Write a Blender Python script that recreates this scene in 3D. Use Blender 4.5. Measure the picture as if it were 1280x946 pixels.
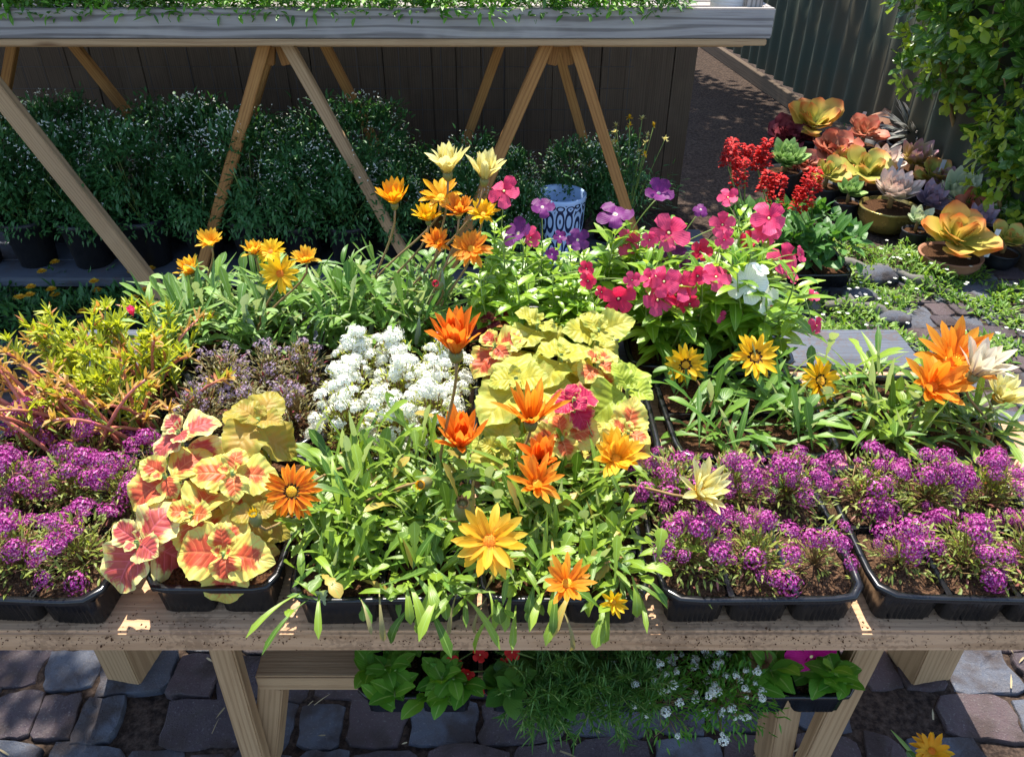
import bpy, bmesh, math
import numpy as np
from mathutils import Vector, Matrix
R_ = math.radians
sc = bpy.context.scene
for o in list(bpy.data.objects): bpy.data.objects.remove(o)
COL = sc.collection

# ------------------------------------------------------------------ camera
PITCH = R_(34.0); FPX = 970.0; CX = 630.0; CY = 473.0; H = 1.60
cam = bpy.data.cameras.new('camera'); camo = bpy.data.objects.new('camera', cam); COL.objects.link(camo)
camo.location = (0, 0, H); camo.rotation_euler = (math.pi/2 - PITCH, 0, 0)
cam.sensor_width = 36.0; cam.lens = 36.0*FPX/1280.0; cam.shift_x = 10.0/1280.0
cam.clip_start = 0.02; cam.clip_end = 500
sc.camera = camo

# ------------------------------------------------------------------ light
SUN_EL = R_(64); SUN_AZ = R_(-8)          # azimuth from +Y (straight behind the table), negative = to the left
w = bpy.data.worlds.new('World'); sc.world = w; w.use_nodes = True
nt_ = w.node_tree; bg = nt_.nodes['Background']
sky = nt_.nodes.new('ShaderNodeTexSky'); sky.sky_type = 'NISHITA'; sky.sun_disc = False
sky.sun_elevation = SUN_EL; sky.sun_rotation = SUN_AZ
nt_.links.new(sky.outputs[0], bg.inputs[0]); bg.inputs[1].default_value = 0.15
sl = bpy.data.lights.new('sun', 'SUN'); sl.energy = 4.3; sl.angle = R_(0.5); sl.color = (1.0, 0.94, 0.84)
so = bpy.data.objects.new('sun', sl); COL.objects.link(so)
sdir = Vector((math.sin(SUN_AZ)*math.cos(SUN_EL), math.cos(SUN_AZ)*math.cos(SUN_EL), math.sin(SUN_EL)))
so.rotation_euler = (-sdir).to_track_quat('-Z', 'Y').to_euler(); so.location = sdir*20
sc.view_settings.view_transform = 'Standard'; sc.view_settings.look = 'None'
sc.view_settings.gamma = 1.0; sc.view_settings.exposure = 1.28; sc.view_settings.use_curve_mapping = False
sc.cycles.max_bounces = 8; sc.cycles.diffuse_bounces = 4; sc.cycles.transmission_bounces = 4

# ------------------------------------------------------------------ pixel -> world helpers (design aid: places on real planes)
cp, sp = math.cos(PITCH), math.sin(PITCH)
def ray(px, py):
    a = (px-CX)/FPX; b = (CY-py)/FPX
    return Vector((a, cp+b*sp, -sp+b*cp))
def P(px, py, z):
    d = ray(px, py); return Vector((0, 0, H)) + d*((z-H)/d.z)
def Q(px, py, Y):
    d = ray(px, py); return Vector((0, 0, H)) + d*(Y/d.y)
def depth(p): return p[1]*cp + (H-p[2])*sp
def mpp(p): return depth(p)/FPX

# ------------------------------------------------------------------ mesh builder
rng = np.random.default_rng(7)
def A3(v): return np.asarray(v, float)
def unit(a):
    n = np.linalg.norm(a, axis=-1, keepdims=True); n[n < 1e-9] = 1; return a/n
class MB:
    def __init__(s): s.V = []; s.F = []; s.T = []; s.UV = []; s.MQ = []; s.MT = []; s.n = 0
    def add(s, v, quads=None, tris=None, uv=None, mi=0):
        v = np.asarray(v, float).reshape(-1, 3); s.V.append(v)
        s.UV.append(np.zeros((len(v), 2)) if uv is None else np.asarray(uv, float).reshape(-1, 2))
        if quads is not None and len(quads):
            q = np.asarray(quads, int).reshape(-1, 4)+s.n; s.F.append(q); s.MQ.append(np.full(len(q), mi))
        if tris is not None and len(tris):
            t = np.asarray(tris, int).reshape(-1, 3)+s.n; s.T.append(t); s.MT.append(np.full(len(t), mi))
        s.n += len(v)
    def mesh(s, name, mats, off=(0, 0, 0), smooth=True):
        me = bpy.data.meshes.new(name)
        V = np.concatenate(s.V)-A3(off); UV = np.concatenate(s.UV)
        Fq = np.concatenate(s.F) if s.F else np.zeros((0, 4), int)
        Ft = np.concatenate(s.T) if s.T else np.zeros((0, 3), int)
        loops = np.concatenate([Fq.ravel(), Ft.ravel()]).astype(np.int32)
        tot = np.concatenate([np.full(len(Fq), 4), np.full(len(Ft), 3)]).astype(np.int32)
        start = np.concatenate([[0], np.cumsum(tot)[:-1]]).astype(np.int32)
        me.vertices.add(len(V)); me.vertices.foreach_set('co', V.astype(np.float32).ravel())
        me.loops.add(len(loops)); me.loops.foreach_set('vertex_index', loops)
        me.polygons.add(len(tot)); me.polygons.foreach_set('loop_start', start); me.polygons.foreach_set('loop_total', tot)
        mi = np.concatenate(s.MQ+s.MT).astype(np.int32) if (s.MQ or s.MT) else np.zeros(0, np.int32)
        me.polygons.foreach_set('material_index', mi)
        me.polygons.foreach_set('use_smooth', np.full(len(tot), smooth))
        ul = me.uv_layers.new(name='UVMap'); ul.data.foreach_set('uv', UV[loops].astype(np.float32).ravel())
        me.update(calc_edges=True); me.validate()
        for m in (mats if isinstance(mats, (list, tuple)) else [mats]): me.materials.append(m)
        return me
    def build(s, name, mats, parent=None, smooth=True):
        off = (0, 0, 0)
        if parent is not None:
            p = parent; off = Vector((0, 0, 0))
            while p is not None: off = off+p.location; p = p.parent
        o = bpy.data.objects.new(name, s.mesh(name, mats, off, smooth)); COL.objects.link(o)
        if parent is not None: o.parent = parent
        return o

def thing(name, label, cat, loc=(0, 0, 0), group=None):
    o = bpy.data.objects.new(name, None); o.empty_display_size = .05; COL.objects.link(o); o.location = loc
    o['label'] = label; o['category'] = cat
    if group: o['group'] = group
    return o
def tag(o, label, cat, group=None):
    o['label'] = label; o['category'] = cat
    if group: o['group'] = group
    return o
def place(name, me, parent, loc=(0, 0, 0), rot=None, scale=1.0):
    o = bpy.data.objects.new(name, me); COL.objects.link(o); o.parent = parent; o.location = loc
    if rot is not None: o.rotation_euler = rot
    o.scale = (scale,)*3; return o
def dup(root, loc, rz=0, scale=1.0, label=None, group=None):
    def cp_(o, par):
        c = o.copy(); COL.objects.link(c)
        if par is not None: c.parent = par
        for ch in o.children: cp_(ch, c)
        return c
    r = cp_(root, None); r.location = loc; r.rotation_euler = (0, 0, rz); r.scale = (scale,)*3
    if label: r['label'] = label
    if group: r['group'] = group
    return r

# leaf / petal profiles (half width along t in 0..1)
def pr_ell(t): return np.sin(np.pi*np.clip(t, 0.02, .985)**.9)**.75
def pr_lance(t): return np.clip(np.sin(np.pi*np.clip(t, 0, 1)**.75), .03, 1)**.9
def pr_obov(t): return np.clip(np.sin(np.pi*np.clip(t, 0, 1)**1.5), .05, 1)**.8*(.35+.65*t**.5)
def pr_vinca(t): return np.clip(np.interp(t, [0, .15, .5, .8, .95, 1], [.16, .4, .85, 1, .72, .2]), 0, 1)
def pr_petal(t): return np.interp(t, [0, .2, .55, .8, .94, 1], [.5, .8, 1, .8, .38, .04])
def pr_ovate(t): return np.interp(t, [0, .08, .25, .4, .6, .8, .93, 1], [.06, .5, .93, 1, .84, .5, .2, .02])
def pr_need(t): return np.interp(t, [0, .2, .7, 1], [.7, 1, .85, .1])
def pr_lobe(t):
    b = np.interp(t, [0, .3, .75, .92, 1], [.16, .35, 1, .7, .05]); k = np.where(t < .85, .45+.55*np.abs(np.sin(np.pi*t*4.5)), 1); return b*k
def pr_spat(t): return np.interp(t, [0, .3, .6, .8, .95, 1], [.14, .3, .75, 1, .7, .06])

def leaves(mb, Pp, D, N, L, W, bend=0.3, prof=pr_ell, nt=4, nu=3, fold=.25, wave=0.0, mi=0, teeth=0.0):
    Pp = np.atleast_2d(A3(Pp)); n = max(len(Pp), len(np.atleast_2d(A3(D)))); Pp = np.broadcast_to(Pp, (n, 3))
    D = unit(np.broadcast_to(A3(D), (n, 3)).copy()); N = np.broadcast_to(A3(N), (n, 3)).copy()
    S = np.cross(D, N); bad = np.linalg.norm(S, axis=1) < 1e-4
    if bad.any(): N[bad] += (0.31, .2, .11); S = np.cross(D, N)
    S = unit(S); N = np.cross(S, D)
    L = np.broadcast_to(A3(L), (n,)); W = np.broadcast_to(A3(W), (n,)); bend = np.broadcast_to(A3(bend), (n,)).copy()
    bend[np.abs(bend) < 1e-3] = 1e-3
    t = np.linspace(0, 1, nt+1); u = np.linspace(-1, 1, nu)
    th = bend[:, None]*t
    Aa = L[:, None]*np.sin(th)/bend[:, None]; B = -L[:, None]*(1-np.cos(th))/bend[:, None]
    ww = prof(t)
    if teeth: ww = ww*(1+teeth*np.where(np.arange(nt+1) % 2, 1, -1))
    Nl = N[:, None]*np.cos(th)[..., None] + D[:, None]*np.sin(th)[..., None]
    mid = Pp[:, None]+D[:, None]*Aa[..., None]+N[:, None]*B[..., None]
    hw = ww[None]*W[:, None]/2
    pos = mid[:, :, None]+S[:, None, None]*(hw[..., None]*u)[..., None]
    up = fold*hw[..., None]*np.abs(u)[None, None]
    if wave:
        ph = np.random.default_rng(n).uniform(0, 6.28, (n, 1, 1))
        up = up+wave*hw[..., None]*np.abs(u)*np.sin(t[None, :, None]*13+ph+np.sign(u)*1.3)
    pos = pos+Nl[:, :, None]*up[..., None]
    uv = np.stack(np.broadcast_arrays((u+1)[None, None]/2, t[None, :, None]), -1)
    uv = np.broadcast_to(uv, (n, nt+1, nu, 2))
    i, j = np.meshgrid(np.arange(nt), np.arange(nu-1), indexing='ij')
    q = np.stack([i*nu+j, i*nu+j+1, (i+1)*nu+j+1, (i+1)*nu+j], -1).reshape(-1, 4)
    q = (q[None]+(np.arange(n)*(nt+1)*nu)[:, None, None]).reshape(-1, 4)
    mb.add(pos.reshape(-1, 3), q, uv=uv.reshape(-1, 2), mi=mi)

def tube(mb, pts, rad, ns=6, mi=0, cap=True):
    pts = A3(pts); m = len(pts); rad = np.broadcast_to(A3(rad), (m,))
    T = unit(np.gradient(pts, axis=0)); ref = A3((0.13, 0.97, .2)) if abs(T[0][2]) > .6 else A3((0, 0, 1.0))
    S = unit(np.cross(T, ref)); Bn = np.cross(T, S)
    a = np.linspace(0, 2*np.pi, ns, endpoint=False)
    v = pts[:, None]+rad[:, None, None]*(np.cos(a)[None, :, None]*S[:, None]+np.sin(a)[None, :, None]*Bn[:, None])
    i, j = np.meshgrid(np.arange(m-1), np.arange(ns), indexing='ij'); j2 = (j+1) % ns
    q = np.stack([i*ns+j, (i+1)*ns+j, (i+1)*ns+j2, i*ns+j2], -1).reshape(-1, 4)[:, ::-1]
    uv = np.stack(np.broadcast_arrays(np.linspace(0, 1, ns)[None], np.linspace(0, 1, m)[:, None]), -1)
    V = v.reshape(-1, 3); UV = uv.reshape(-1, 2); tr = None
    if cap:
        V = np.vstack([V, pts[-1:], pts[:1]]); UV = np.vstack([UV, [[.5, 1]], [[.5, 0]]]); k = np.arange(ns)
        tr = np.vstack([np.stack([(m-1)*ns+k, (m-1)*ns+(k+1) % ns, np.full(ns, m*ns)], -1), np.stack([(k+1) % ns, k, np.full(ns, m*ns+1)], -1)])
    mb.add(V, q, tr, UV, mi)
def curve(p0, p1, bow=(0, 0, 0), n=6):
    p0, p1, bow = A3(p0), A3(p1), A3(bow); t = np.linspace(0, 1, n)[:, None]
    return p0+(p1-p0)*t+bow*(4*t*(1-t))
def lathe(mb, prof, c, ns=28, mi=0, axis=None):
    prof = A3(prof); m = len(prof); a = np.linspace(0, 2*np.pi, ns, endpoint=False)
    v = np.stack([prof[:, 0, None]*np.cos(a), prof[:, 0, None]*np.sin(a), np.broadcast_to(prof[:, 1, None], (m, ns))], -1)
    if axis is not None:
        M = np.array(Vector((0, 0, 1)).rotation_difference(Vector(axis)).to_matrix()); v = v@M.T
    v = v+A3(c)
    i, j = np.meshgrid(np.arange(m-1), np.arange(ns), indexing='ij'); j2 = (j+1) % ns
    q = np.stack([i*ns+j, i*ns+j2, (i+1)*ns+j2, (i+1)*ns+j], -1).reshape(-1, 4)
    uv = np.stack(np.broadcast_arrays(np.linspace(0, 1, ns)[None], np.linspace(0, 1, m)[:, None]), -1)
    mb.add(v.reshape(-1, 3), q, uv=uv.reshape(-1, 2), mi=mi)
def dome(mb, c, axis, r, h, mi=0, ns=12):
    t = np.linspace(0, np.pi/2, 6); prof = np.stack([r*np.cos(t), h*np.sin(t)], -1); prof[-1, 0] = r*.02
    lathe(mb, prof, c, ns, mi, axis)
def rdirs(n, lo, hi, r=rng):
    """unit vectors with elevation lo..hi degrees"""
    az = r.uniform(0, 2*np.pi, n); el = np.radians(r.uniform(lo, hi, n))
    return np.stack([np.cos(az)*np.cos(el), np.sin(az)*np.cos(el), np.sin(el)], -1)

# ------------------------------------------------------------------ materials
def c(h):
    h = h.lstrip('#'); v = [int(h[i:i+2], 16)/255 for i in (0, 2, 4)]
    return tuple((x/12.92 if x <= .04045 else ((x+.055)/1.055)**2.4) for x in v)+(1,)
class NG:
    def __init__(s, name):
        s.m = bpy.data.materials.new(name); s.m.use_nodes = True; s.t = s.m.node_tree; s.t.nodes.clear()
        s.out = s.t.nodes.new('ShaderNodeOutputMaterial')
    def n(s, ty, ins=None, **kw):
        nd = s.t.nodes.new('ShaderNode'+ty)
        for k, v in kw.items(): setattr(nd, k, v)
        for k, v in (ins or {}).items():
            if hasattr(v, 'is_output') or isinstance(v, bpy.types.NodeSocket): s.t.links.new(v, nd.inputs[k])
            else: nd.inputs[k].default_value = v
        return nd
    def mix(s, f, a, b, mode='MIX'):
        nd = s.n('MixRGB', {0: f, 1: a, 2: b}, blend_type=mode); return nd.outputs[0]
    def math(s, op, a, b=0.0, cl=False):
        nd = s.n('Math', {0: a, 1: b}, operation=op, use_clamp=cl); return nd.outputs[0]
    def noise(s, scale, detail=4, vec=None, rough=.55):
        ins = {'Scale': scale, 'Detail': detail, 'Roughness': rough}
        if vec is not None: ins['Vector'] = vec
        return s.n('TexNoise', ins)
    def smooth(s, v, a, b, lo=0.0, hi=1.0):
        return s.n('MapRange', {0: v, 1: a, 2: b, 3: lo, 4: hi}, interpolation_type='SMOOTHSTEP').outputs[0]
    def obj(s): return s.n('TexCoord').outputs['Object']
    def uv(s):
        sx = s.n('SeparateXYZ', {0: s.n('TexCoord').outputs['UV']}); return sx.outputs[0], sx.outputs[1]
    def island(s): return s.n('NewGeometry').outputs['Random Per Island']
    def princ(s, col, rough=.6, bump=None, bstr=.3, bdist=.005, **kw):
        ins = {'Base Color': col, 'Roughness': rough}
        for k, v in kw.items(): ins[k.replace('_', ' ')] = v
        p = s.n('BsdfPrincipled', ins)
        if bump is not None:
            b = s.n('Bump', {'Height': bump, 'Strength': bstr, 'Distance': bdist}); s.t.links.new(b.outputs[0], p.inputs['Normal'])
        return p.outputs[0]
    def done(s, sh): s.t.links.new(sh, s.out.inputs[0]); return s.m

def leaf_mat(name, c1, c2, under=None, trans=.35, rough=.42, rib=None, spec=.4, tcol=None, old=None):
    g = NG(name); r = g.island(); u, v = g.uv()
    nz = g.noise(60, 3, g.obj()).outputs[0]
    col = g.mix(g.math('ADD', g.math('MULTIPLY', r, .75), g.math('MULTIPLY', nz, .25)), c(c1), c(c2))
    if old: col = g.mix(g.math('GREATER_THAN', r, .93), col, c(old))
    au = g.math('ABSOLUTE', g.math('SUBTRACT', u, .5))
    if rib: col = g.mix(g.smooth(au, .0, .07, .75, 0), col, c(rib))
    if under:
        bf = g.n('NewGeometry').outputs['Backfacing']; col = g.mix(bf, col, c(under))
    vein = g.math('SINE', g.math('MULTIPLY', g.math('SUBTRACT', v, g.math('MULTIPLY', au, .9)), 44))
    sh = g.princ(col, rough, vein, .12, .002, Specular_IOR_Level=spec)
    tc = g.mix(.6, col, c(tcol), 'MIX') if tcol else g.mix(1.0, col, (1.25, 1.2, .45, 1), 'MULTIPLY')
    tr = g.n('BsdfTranslucent', {0: tc}).outputs[0]
    return g.done(g.n('MixShader', {0: trans, 1: sh, 2: tr}).outputs[0])

def petal_mat(name, base, tip, ring=None, ringw=.22, mid=None, trans=.4, rough=.5, vary=.25, alt=None, edge=None, back=None):
    g = NG(name); r = g.island(); u, v = g.uv()
    col = g.mix(g.smooth(v, .15, .9), c(base), c(tip))
    if alt: col = g.mix(g.math('MULTIPLY', r, vary), col, c(alt))
    au = g.math('MULTIPLY', g.math('ABSOLUTE', g.math('SUBTRACT', u, .5)), 2)
    if edge: col = g.mix(g.smooth(au, .45, 1), col, c(edge))
    if mid: col = g.mix(g.math('MULTIPLY', g.smooth(au, .0, .35, 1, 0), g.smooth(v, .1, .9, 1, .2)), col, c(mid))
    if ring:
        lim = g.math('SUBTRACT', ringw, g.math('MULTIPLY', au, ringw*.45))
        col = g.mix(g.smooth(g.math('SUBTRACT', v, lim), -.03, .04, 1, 0), col, c(ring))
    if back: col = g.mix(g.n('NewGeometry').outputs['Backfacing'], col, c(back))
    st = g.math('SINE', g.math('MULTIPLY', u, 40)); fz = g.noise(170, 3, g.obj()).outputs[0]; col = g.mix(1.0, col, g.mix(g.smooth(st, -1, 1), g.mix(fz, (.82, .8, .78, 1), (1, 1, 1, 1)), (1, 1, 1, 1)), 'MULTIPLY')
    sh = g.princ(col, rough, st, .15, .001, Specular_IOR_Level=.25)
    tr = g.n('BsdfTranslucent', {0: col}).outputs[0]
    return g.done(g.n('MixShader', {0: trans, 1: sh, 2: tr}).outputs[0])

def coleus_mat(name, centre, edge, rim, size=.55, vein=None, trans=.27, amount=1.0):
    g = NG(name); r = g.island(); u, v = g.uv()
    au = g.math('MULTIPLY', g.math('ABSOLUTE', g.math('SUBTRACT', u, .5)), 2)
    nz = g.noise(55, 5, g.obj(), .65).outputs[0]
    vv = g.math('MULTIPLY', g.math('ABSOLUTE', g.math('SUBTRACT', v, .42)), 1.75)
    d = g.math('MAXIMUM', au, vv)
    d = g.math('ADD', d, g.math('MULTIPLY', g.math('SUBTRACT', nz, .5), .8))
    d = g.math('ADD', d, g.math('MULTIPLY', g.math('SUBTRACT', r, .5), .5))
    veinf = g.math('SINE', g.math('MULTIPLY', g.math('SUBTRACT', v, g.math('MULTIPLY', au, .28)), 42))
    d = g.math('SUBTRACT', d, g.math('MULTIPLY', g.smooth(veinf, .5, 1), .1))
    ec = g.mix(g.smooth(nz, .35, .65), c(edge), c(rim)); ec = g.mix(g.smooth(g.noise(300, 2, g.obj()).outputs[0], .62, .72, 0, .35), ec, c('#9a7a3c'))
    f = g.math('MULTIPLY', g.smooth(d, size-.16, size+.10, 1, 0), amount)
    col = g.mix(f, ec, g.mix(g.math('MULTIPLY', nz, .25), c(centre), c(edge)))
    col = g.mix(g.smooth(au, .9, 1.0), col, c(rim))
    if vein:
        vm = g.math('MAXIMUM', g.smooth(au, 0, .06, 1, 0), g.smooth(veinf, .9, 1.0))
        col = g.mix(g.math('MULTIPLY', vm, .5), col, c(vein))
    hgt = g.math('ADD', g.math('MULTIPLY', veinf, -.5), g.smooth(au, 0, .12, 0, 1))
    sh = g.princ(col, .5, hgt, .3, .003, Specular_IOR_Level=.3)
    tr = g.n('BsdfTranslucent', {0: g.mix(1.0, col, (1.15, 1.05, .7, 1), 'MULTIPLY')}).outputs[0]
    return g.done(g.n('MixShader', {0: trans, 1: sh, 2: tr}).outputs[0])

def wood_mat(name, a, b, dark, stain=0.0, rough=.75, scale=1.0, knot=True, rings=.3):
    g = NG(name); o = g.obj(); rnd = g.n('ObjectInfo').outputs['Random']
    off = g.n('CombineXYZ', {0: g.math('MULTIPLY', rnd, 13.7), 1: g.math('MULTIPLY', rnd, 5.1), 2: g.math('MULTIPLY', rnd, 2.3)}).outputs[0]
    o2 = g.n('VectorMath', {0: o, 1: off}, operation='ADD').outputs[0]
    st = g.n('Mapping', {'Vector': o2, 'Scale': (1.6*scale, 26*scale, 26*scale)}).outputs[0]
    warp = g.noise(2.2, 2, o2)
    st = g.mix(.12, st, warp.outputs[1], 'ADD') if False else st
    n1 = g.noise(2.2, 8, st, .62).outputs[0]
    st2 = g.n('Mapping', {'Vector': o2, 'Scale': (5*scale, 180*scale, 180*scale)}).outputs[0]
    n2 = g.noise(1.5, 3, st2).outputs[0]
    ringv = g.n('Mapping', {'Vector': o2, 'Scale': (1.3*scale, 20*scale, 20*scale)}).outputs[0]
    wv = g.n('TexWave', {'Vector': ringv, 'Scale': 1.6, 'Distortion': 7.0, 'Detail': 2.0, 'Detail Scale': .8}, wave_type='RINGS').outputs[1]
    col = g.mix(n1, c(a), c(b))
    col = g.mix(g.smooth(wv, .45, 1.0, 0, rings), col, c(dark))
    col = g.mix(g.smooth(n2, .56, .75, 0, .4), col, c(dark))
    big = g.noise(5, 3, o2).outputs[0]
    col = g.mix(g.smooth(big, .5, .75, 0, .5), col, c(b))
    if knot:
        kv = g.n('Mapping', {'Vector': o2, 'Scale': (2.4, 7, 7)}).outputs[0]
        k = g.n('TexVoronoi', {'Vector': kv, 'Scale': 1.0, 'Randomness': 1.0}).outputs[0]
        col = g.mix(g.smooth(k, .05, .16, .85, 0), col, c(dark))
    if stain:
        s1 = g.noise(9, 5, o2).outputs[0]; s2 = g.noise(150, 2, o2).outputs[0]
        f = g.math('MULTIPLY', g.smooth(g.math('ADD', s1, g.math('MULTIPLY', s2, .7)), .86, .98), stain)
        col = g.mix(f, col, c('#5a4230'))
    hg = g.math('ADD', n1, g.math('MULTIPLY', n2, .6))
    return g.done(g.princ(col, rough, hg, .5, .003, Specular_IOR_Level=.25))

def soil_mat(name, a, b, scale=220):
    g = NG(name); o = g.obj(); n = g.noise(scale, 6, o, .7).outputs[0]; v = g.n('TexVoronoi', {'Vector': o, 'Scale': scale*1.2}).outputs[0]
    col = g.mix(g.smooth(n, .35, .7), c(a), c(b))
    return g.done(g.princ(col, .95, g.math('ADD', n, v), 1.0, .004, Specular_IOR_Level=.1))
def plain(name, col, rough=.4, col2=None, scale=40, bstr=.1, **kw):
    g = NG(name); n = g.noise(scale, 5, g.obj()).outputs[0]
    cc = g.mix(n, c(col), c(col2 or col)); return g.done(g.princ(cc, g.smooth(n, .2, .8, rough*.8, min(1, rough*1.25)), n, bstr, .002, **kw))

M = {}
M['gaz_leaf'] = leaf_mat('gazania leaf', '#2f5a14', '#98b23a', under='#9db090', trans=.32, rib='#8fae5a', old='#b09a4a', rough=.38)
M['gaz_leaf_dark'] = leaf_mat('gazania leaf dark', '#38681e', '#7ca03c', under='#93a596', trans=.36, rib='#8cac5a', rough=.4)
M['gaz_leaf_grey'] = leaf_mat('gazania leaf grey', '#47702c', '#88aa4c', under='#9db09a', trans=.25, rib='#a8bc90', rough=.5)
M['vinca_leaf'] = leaf_mat('vinca leaf', '#4e801c', '#9cba34', under='#9dba58', trans=.42, rib='#b8cf70', rough=.3, spec=.5)
M['stem_green'] = plain('green stem', '#6f8c3c', .5, '#8a9a50')
M['stem_brown'] = plain('reddish stem', '#7d5a3a', .5, '#8f7a48')
M['stem_pink'] = plain('pink succulent stem', '#b8625a', .4, '#cc8068')
M['calyx'] = plain('flower cup green', '#5d7038', .5, '#7a6a3c', 200)
P_ = {}
P_['orange'] = petal_mat('orange petal', '#ee8c14', '#f49a2a', alt='#f6b040', vary=.6, mid='#e06a10', trans=.5)
P_['amber'] = petal_mat('amber petal', '#f0a81a', '#f5a31c', alt='#f0c020', vary=.7)
P_['red_orange'] = petal_mat('red orange petal', '#f08a20', '#f07c22', alt='#f8a83c', vary=.6, mid='#e2681c', trans=.5)
P_['orange_ring'] = petal_mat('ringed orange petal', '#e06a0a', '#ef8010', ring='#3a120a', ringw=.27, mid='#dc6410', edge='#f4a020')
P_['gold'] = petal_mat('golden petal', '#f4b820', '#f6c030', alt='#f6d050', vary=.6, trans=.5, mid='#eca418')
P_['yellow'] = petal_mat('yellow petal', '#f0c018', '#f3cc24', alt='#eeb010', vary=.5)
P_['yellow_ring'] = petal_mat('ringed yellow petal', '#f0b818', '#f4c420', ring='#3c1608', ringw=.31)
P_['cream'] = petal_mat('cream petal', '#ece08a', '#f0ecb0', alt='#e4d070', vary=.6, mid='#d8c868')
P_['white_stripe'] = petal_mat('striped pale petal', '#d8c8a0', '#e8e0c8', mid='#6a5a68', alt='#e0d4b0', vary=.4)
P_['wilted'] = petal_mat('wilted petal', '#8a6a40', '#b89060', alt='#6a4a38', vary=.8)
P_['hot_pink'] = petal_mat('hot pink petal', '#e42860', '#ee4478', ring='#b80c40', ringw=.12, alt='#f4709c', vary=.5, trans=.45)
P_['crimson'] = petal_mat('crimson petal', '#d01c48', '#e43860', ring='#7a0626', ringw=.14, alt='#e03058', vary=.4)
P_['purple'] = petal_mat('purple petal', '#743078', '#5e2264', ring='#f0e8e0', ringw=.08, alt='#8a4890', vary=.5)
P_['dark_purple'] = petal_mat('dark purple petal', '#8a2f80', '#64205e', ring='#f0e0e8', ringw=.1, alt='#8a3a8a', vary=.5)
P_['white'] = petal_mat('white petal', '#eef0e6', '#f4f6f0', alt='#e4ecdc', vary=.5)
P_['magenta'] = petal_mat('magenta petal', '#c00878', '#d81888', alt='#e038a0', vary=.4)
P_['scarlet'] = petal_mat('scarlet petal', '#b80a0e', '#d01818', alt='#e03020', vary=.5)
P_['lilac'] = petal_mat('lilac petal', '#9a70b0', '#b890c8', alt='#cdb4d6', vary=.8)
M['disc_gold'] = plain('gold disc', '#d89410', .7, '#eebc28', 400, .6)
M['disc_orange'] = plain('orange disc', '#d86a08', .7, '#f09818', 400, .6)
M['disc_brown'] = plain('brown disc', '#8a5a10', .7, '#d89a18', 400, .6)
M['col_pink'] = coleus_mat('coleus pink centre', '#a8183c', '#d8c470', '#dad890', .64, '#d87080')
M['col_red'] = coleus_mat('coleus red centre', '#b82a2c', '#d8bc58', '#ccca68', .55, '#e08a58')
M['col_peach'] = coleus_mat('coleus peach', '#c0442c', '#d2b854', '#c6c864', .48, '#e8b070')
M['col_yellow'] = coleus_mat('coleus yellow', '#b6ac34', '#ccc662', '#a6b04c', .55, '#8e8a30', .33, .85)
M['col_lime'] = coleus_mat('coleus lime', '#98a82c', '#b8c250', '#90a83c', .5, '#7c8c2c', .33, .8)
M['col_magenta'] = coleus_mat('coleus magenta', '#b01848', '#c04058', '#c8a060', .9, '#d05070')
M['col_maroon'] = coleus_mat('coleus maroon', '#6a1020', '#8a2830', '#b0803c', .8, '#a04048')
M['col_olive'] = coleus_mat('coleus olive yellow', '#b89048', '#b4a040', '#a09c44', .45, '#b08c40', .4, .7)
def floret_mat(name, a, b, eye, trans=.3):
    g = NG(name); r = g.island(); u, v = g.uv()
    col = g.mix(r, c(a), c(b)); col = g.mix(g.smooth(r, .86, .96, 0, .6), col, c(eye)); col = g.mix(g.smooth(v, .05, .35, .8, 0), col, c(eye))
    sh = g.princ(col, .55, Specular_IOR_Level=.2); tr = g.n('BsdfTranslucent', {0: col}).outputs[0]
    return g.done(g.n('MixShader', {0: trans, 1: sh, 2: tr}).outputs[0])
M['fl_purple'] = floret_mat('purple alyssum floret', '#780f62', '#bc409c', '#dcb0c8')
M['fl_faded'] = floret_mat('faded alyssum floret', '#8a6a90', '#b4a0b0', '#d8d0c8')
M['fl_white'] = floret_mat('white alyssum floret', '#eceee0', '#f4f4ee', '#d8dca0')
M['al_leaf'] = leaf_mat('alyssum leaf', '#5a7030', '#a8b050', trans=.4, old='#a86a60')
M['al_leaf_brown'] = leaf_mat('alyssum leaf brown', '#5c5a34', '#8c8450', trans=.3, old='#8a3a4a')
M['al_leaf_lime'] = leaf_mat('alyssum leaf lime', '#8a9a2c', '#b8bc50', trans=.4)
M['port_leaf'] = leaf_mat('portulaca leaf', '#9aa628', '#c6cc48', trans=.42, old='#c88a58', rough=.35)
M['port_tip'] = leaf_mat('portulaca tip', '#b88a48', '#c8a860', trans=.35, rough=.35)
M['euph_leaf'] = leaf_mat('small dark leaf', '#2a5a2e', '#527f44', trans=.25)
M['mix_leaf'] = leaf_mat('mixed green leaf', '#3c7a24', '#78a83c', trans=.35)
M['pet_leaf'] = leaf_mat('petunia leaf', '#4a8a26', '#84b43c', trans=.38, rib='#b0cc70', rough=.5)
M['need_leaf'] = leaf_mat('needle leaf', '#3c6c2c', '#6c9440', trans=.3)
M['bush_leaf'] = leaf_mat('bush leaf', '#30581c', '#648f30', under='#7f9a50', trans=.38, rib='#a0b860', rough=.3, spec=.5)
M['bush_young'] = leaf_mat('young bush leaf', '#7a9a28', '#b4bc48', trans=.45, rough=.3)
M['tree_leaf'] = leaf_mat('tree leaf', '#2c4c1a', '#55752c', trans=.3)
M['ground_leaf'] = leaf_mat('ground cover leaf', '#4a7a28', '#94b04c', trans=.38)
M['salvia_leaf'] = leaf_mat('salvia leaf', '#34622a', '#5a8a3c', trans=.3, rib='#7a9a5a')
M['red_leaf'] = leaf_mat('begonia leaf', '#3c6c28', '#68923c', trans=.35, rough=.28)
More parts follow.
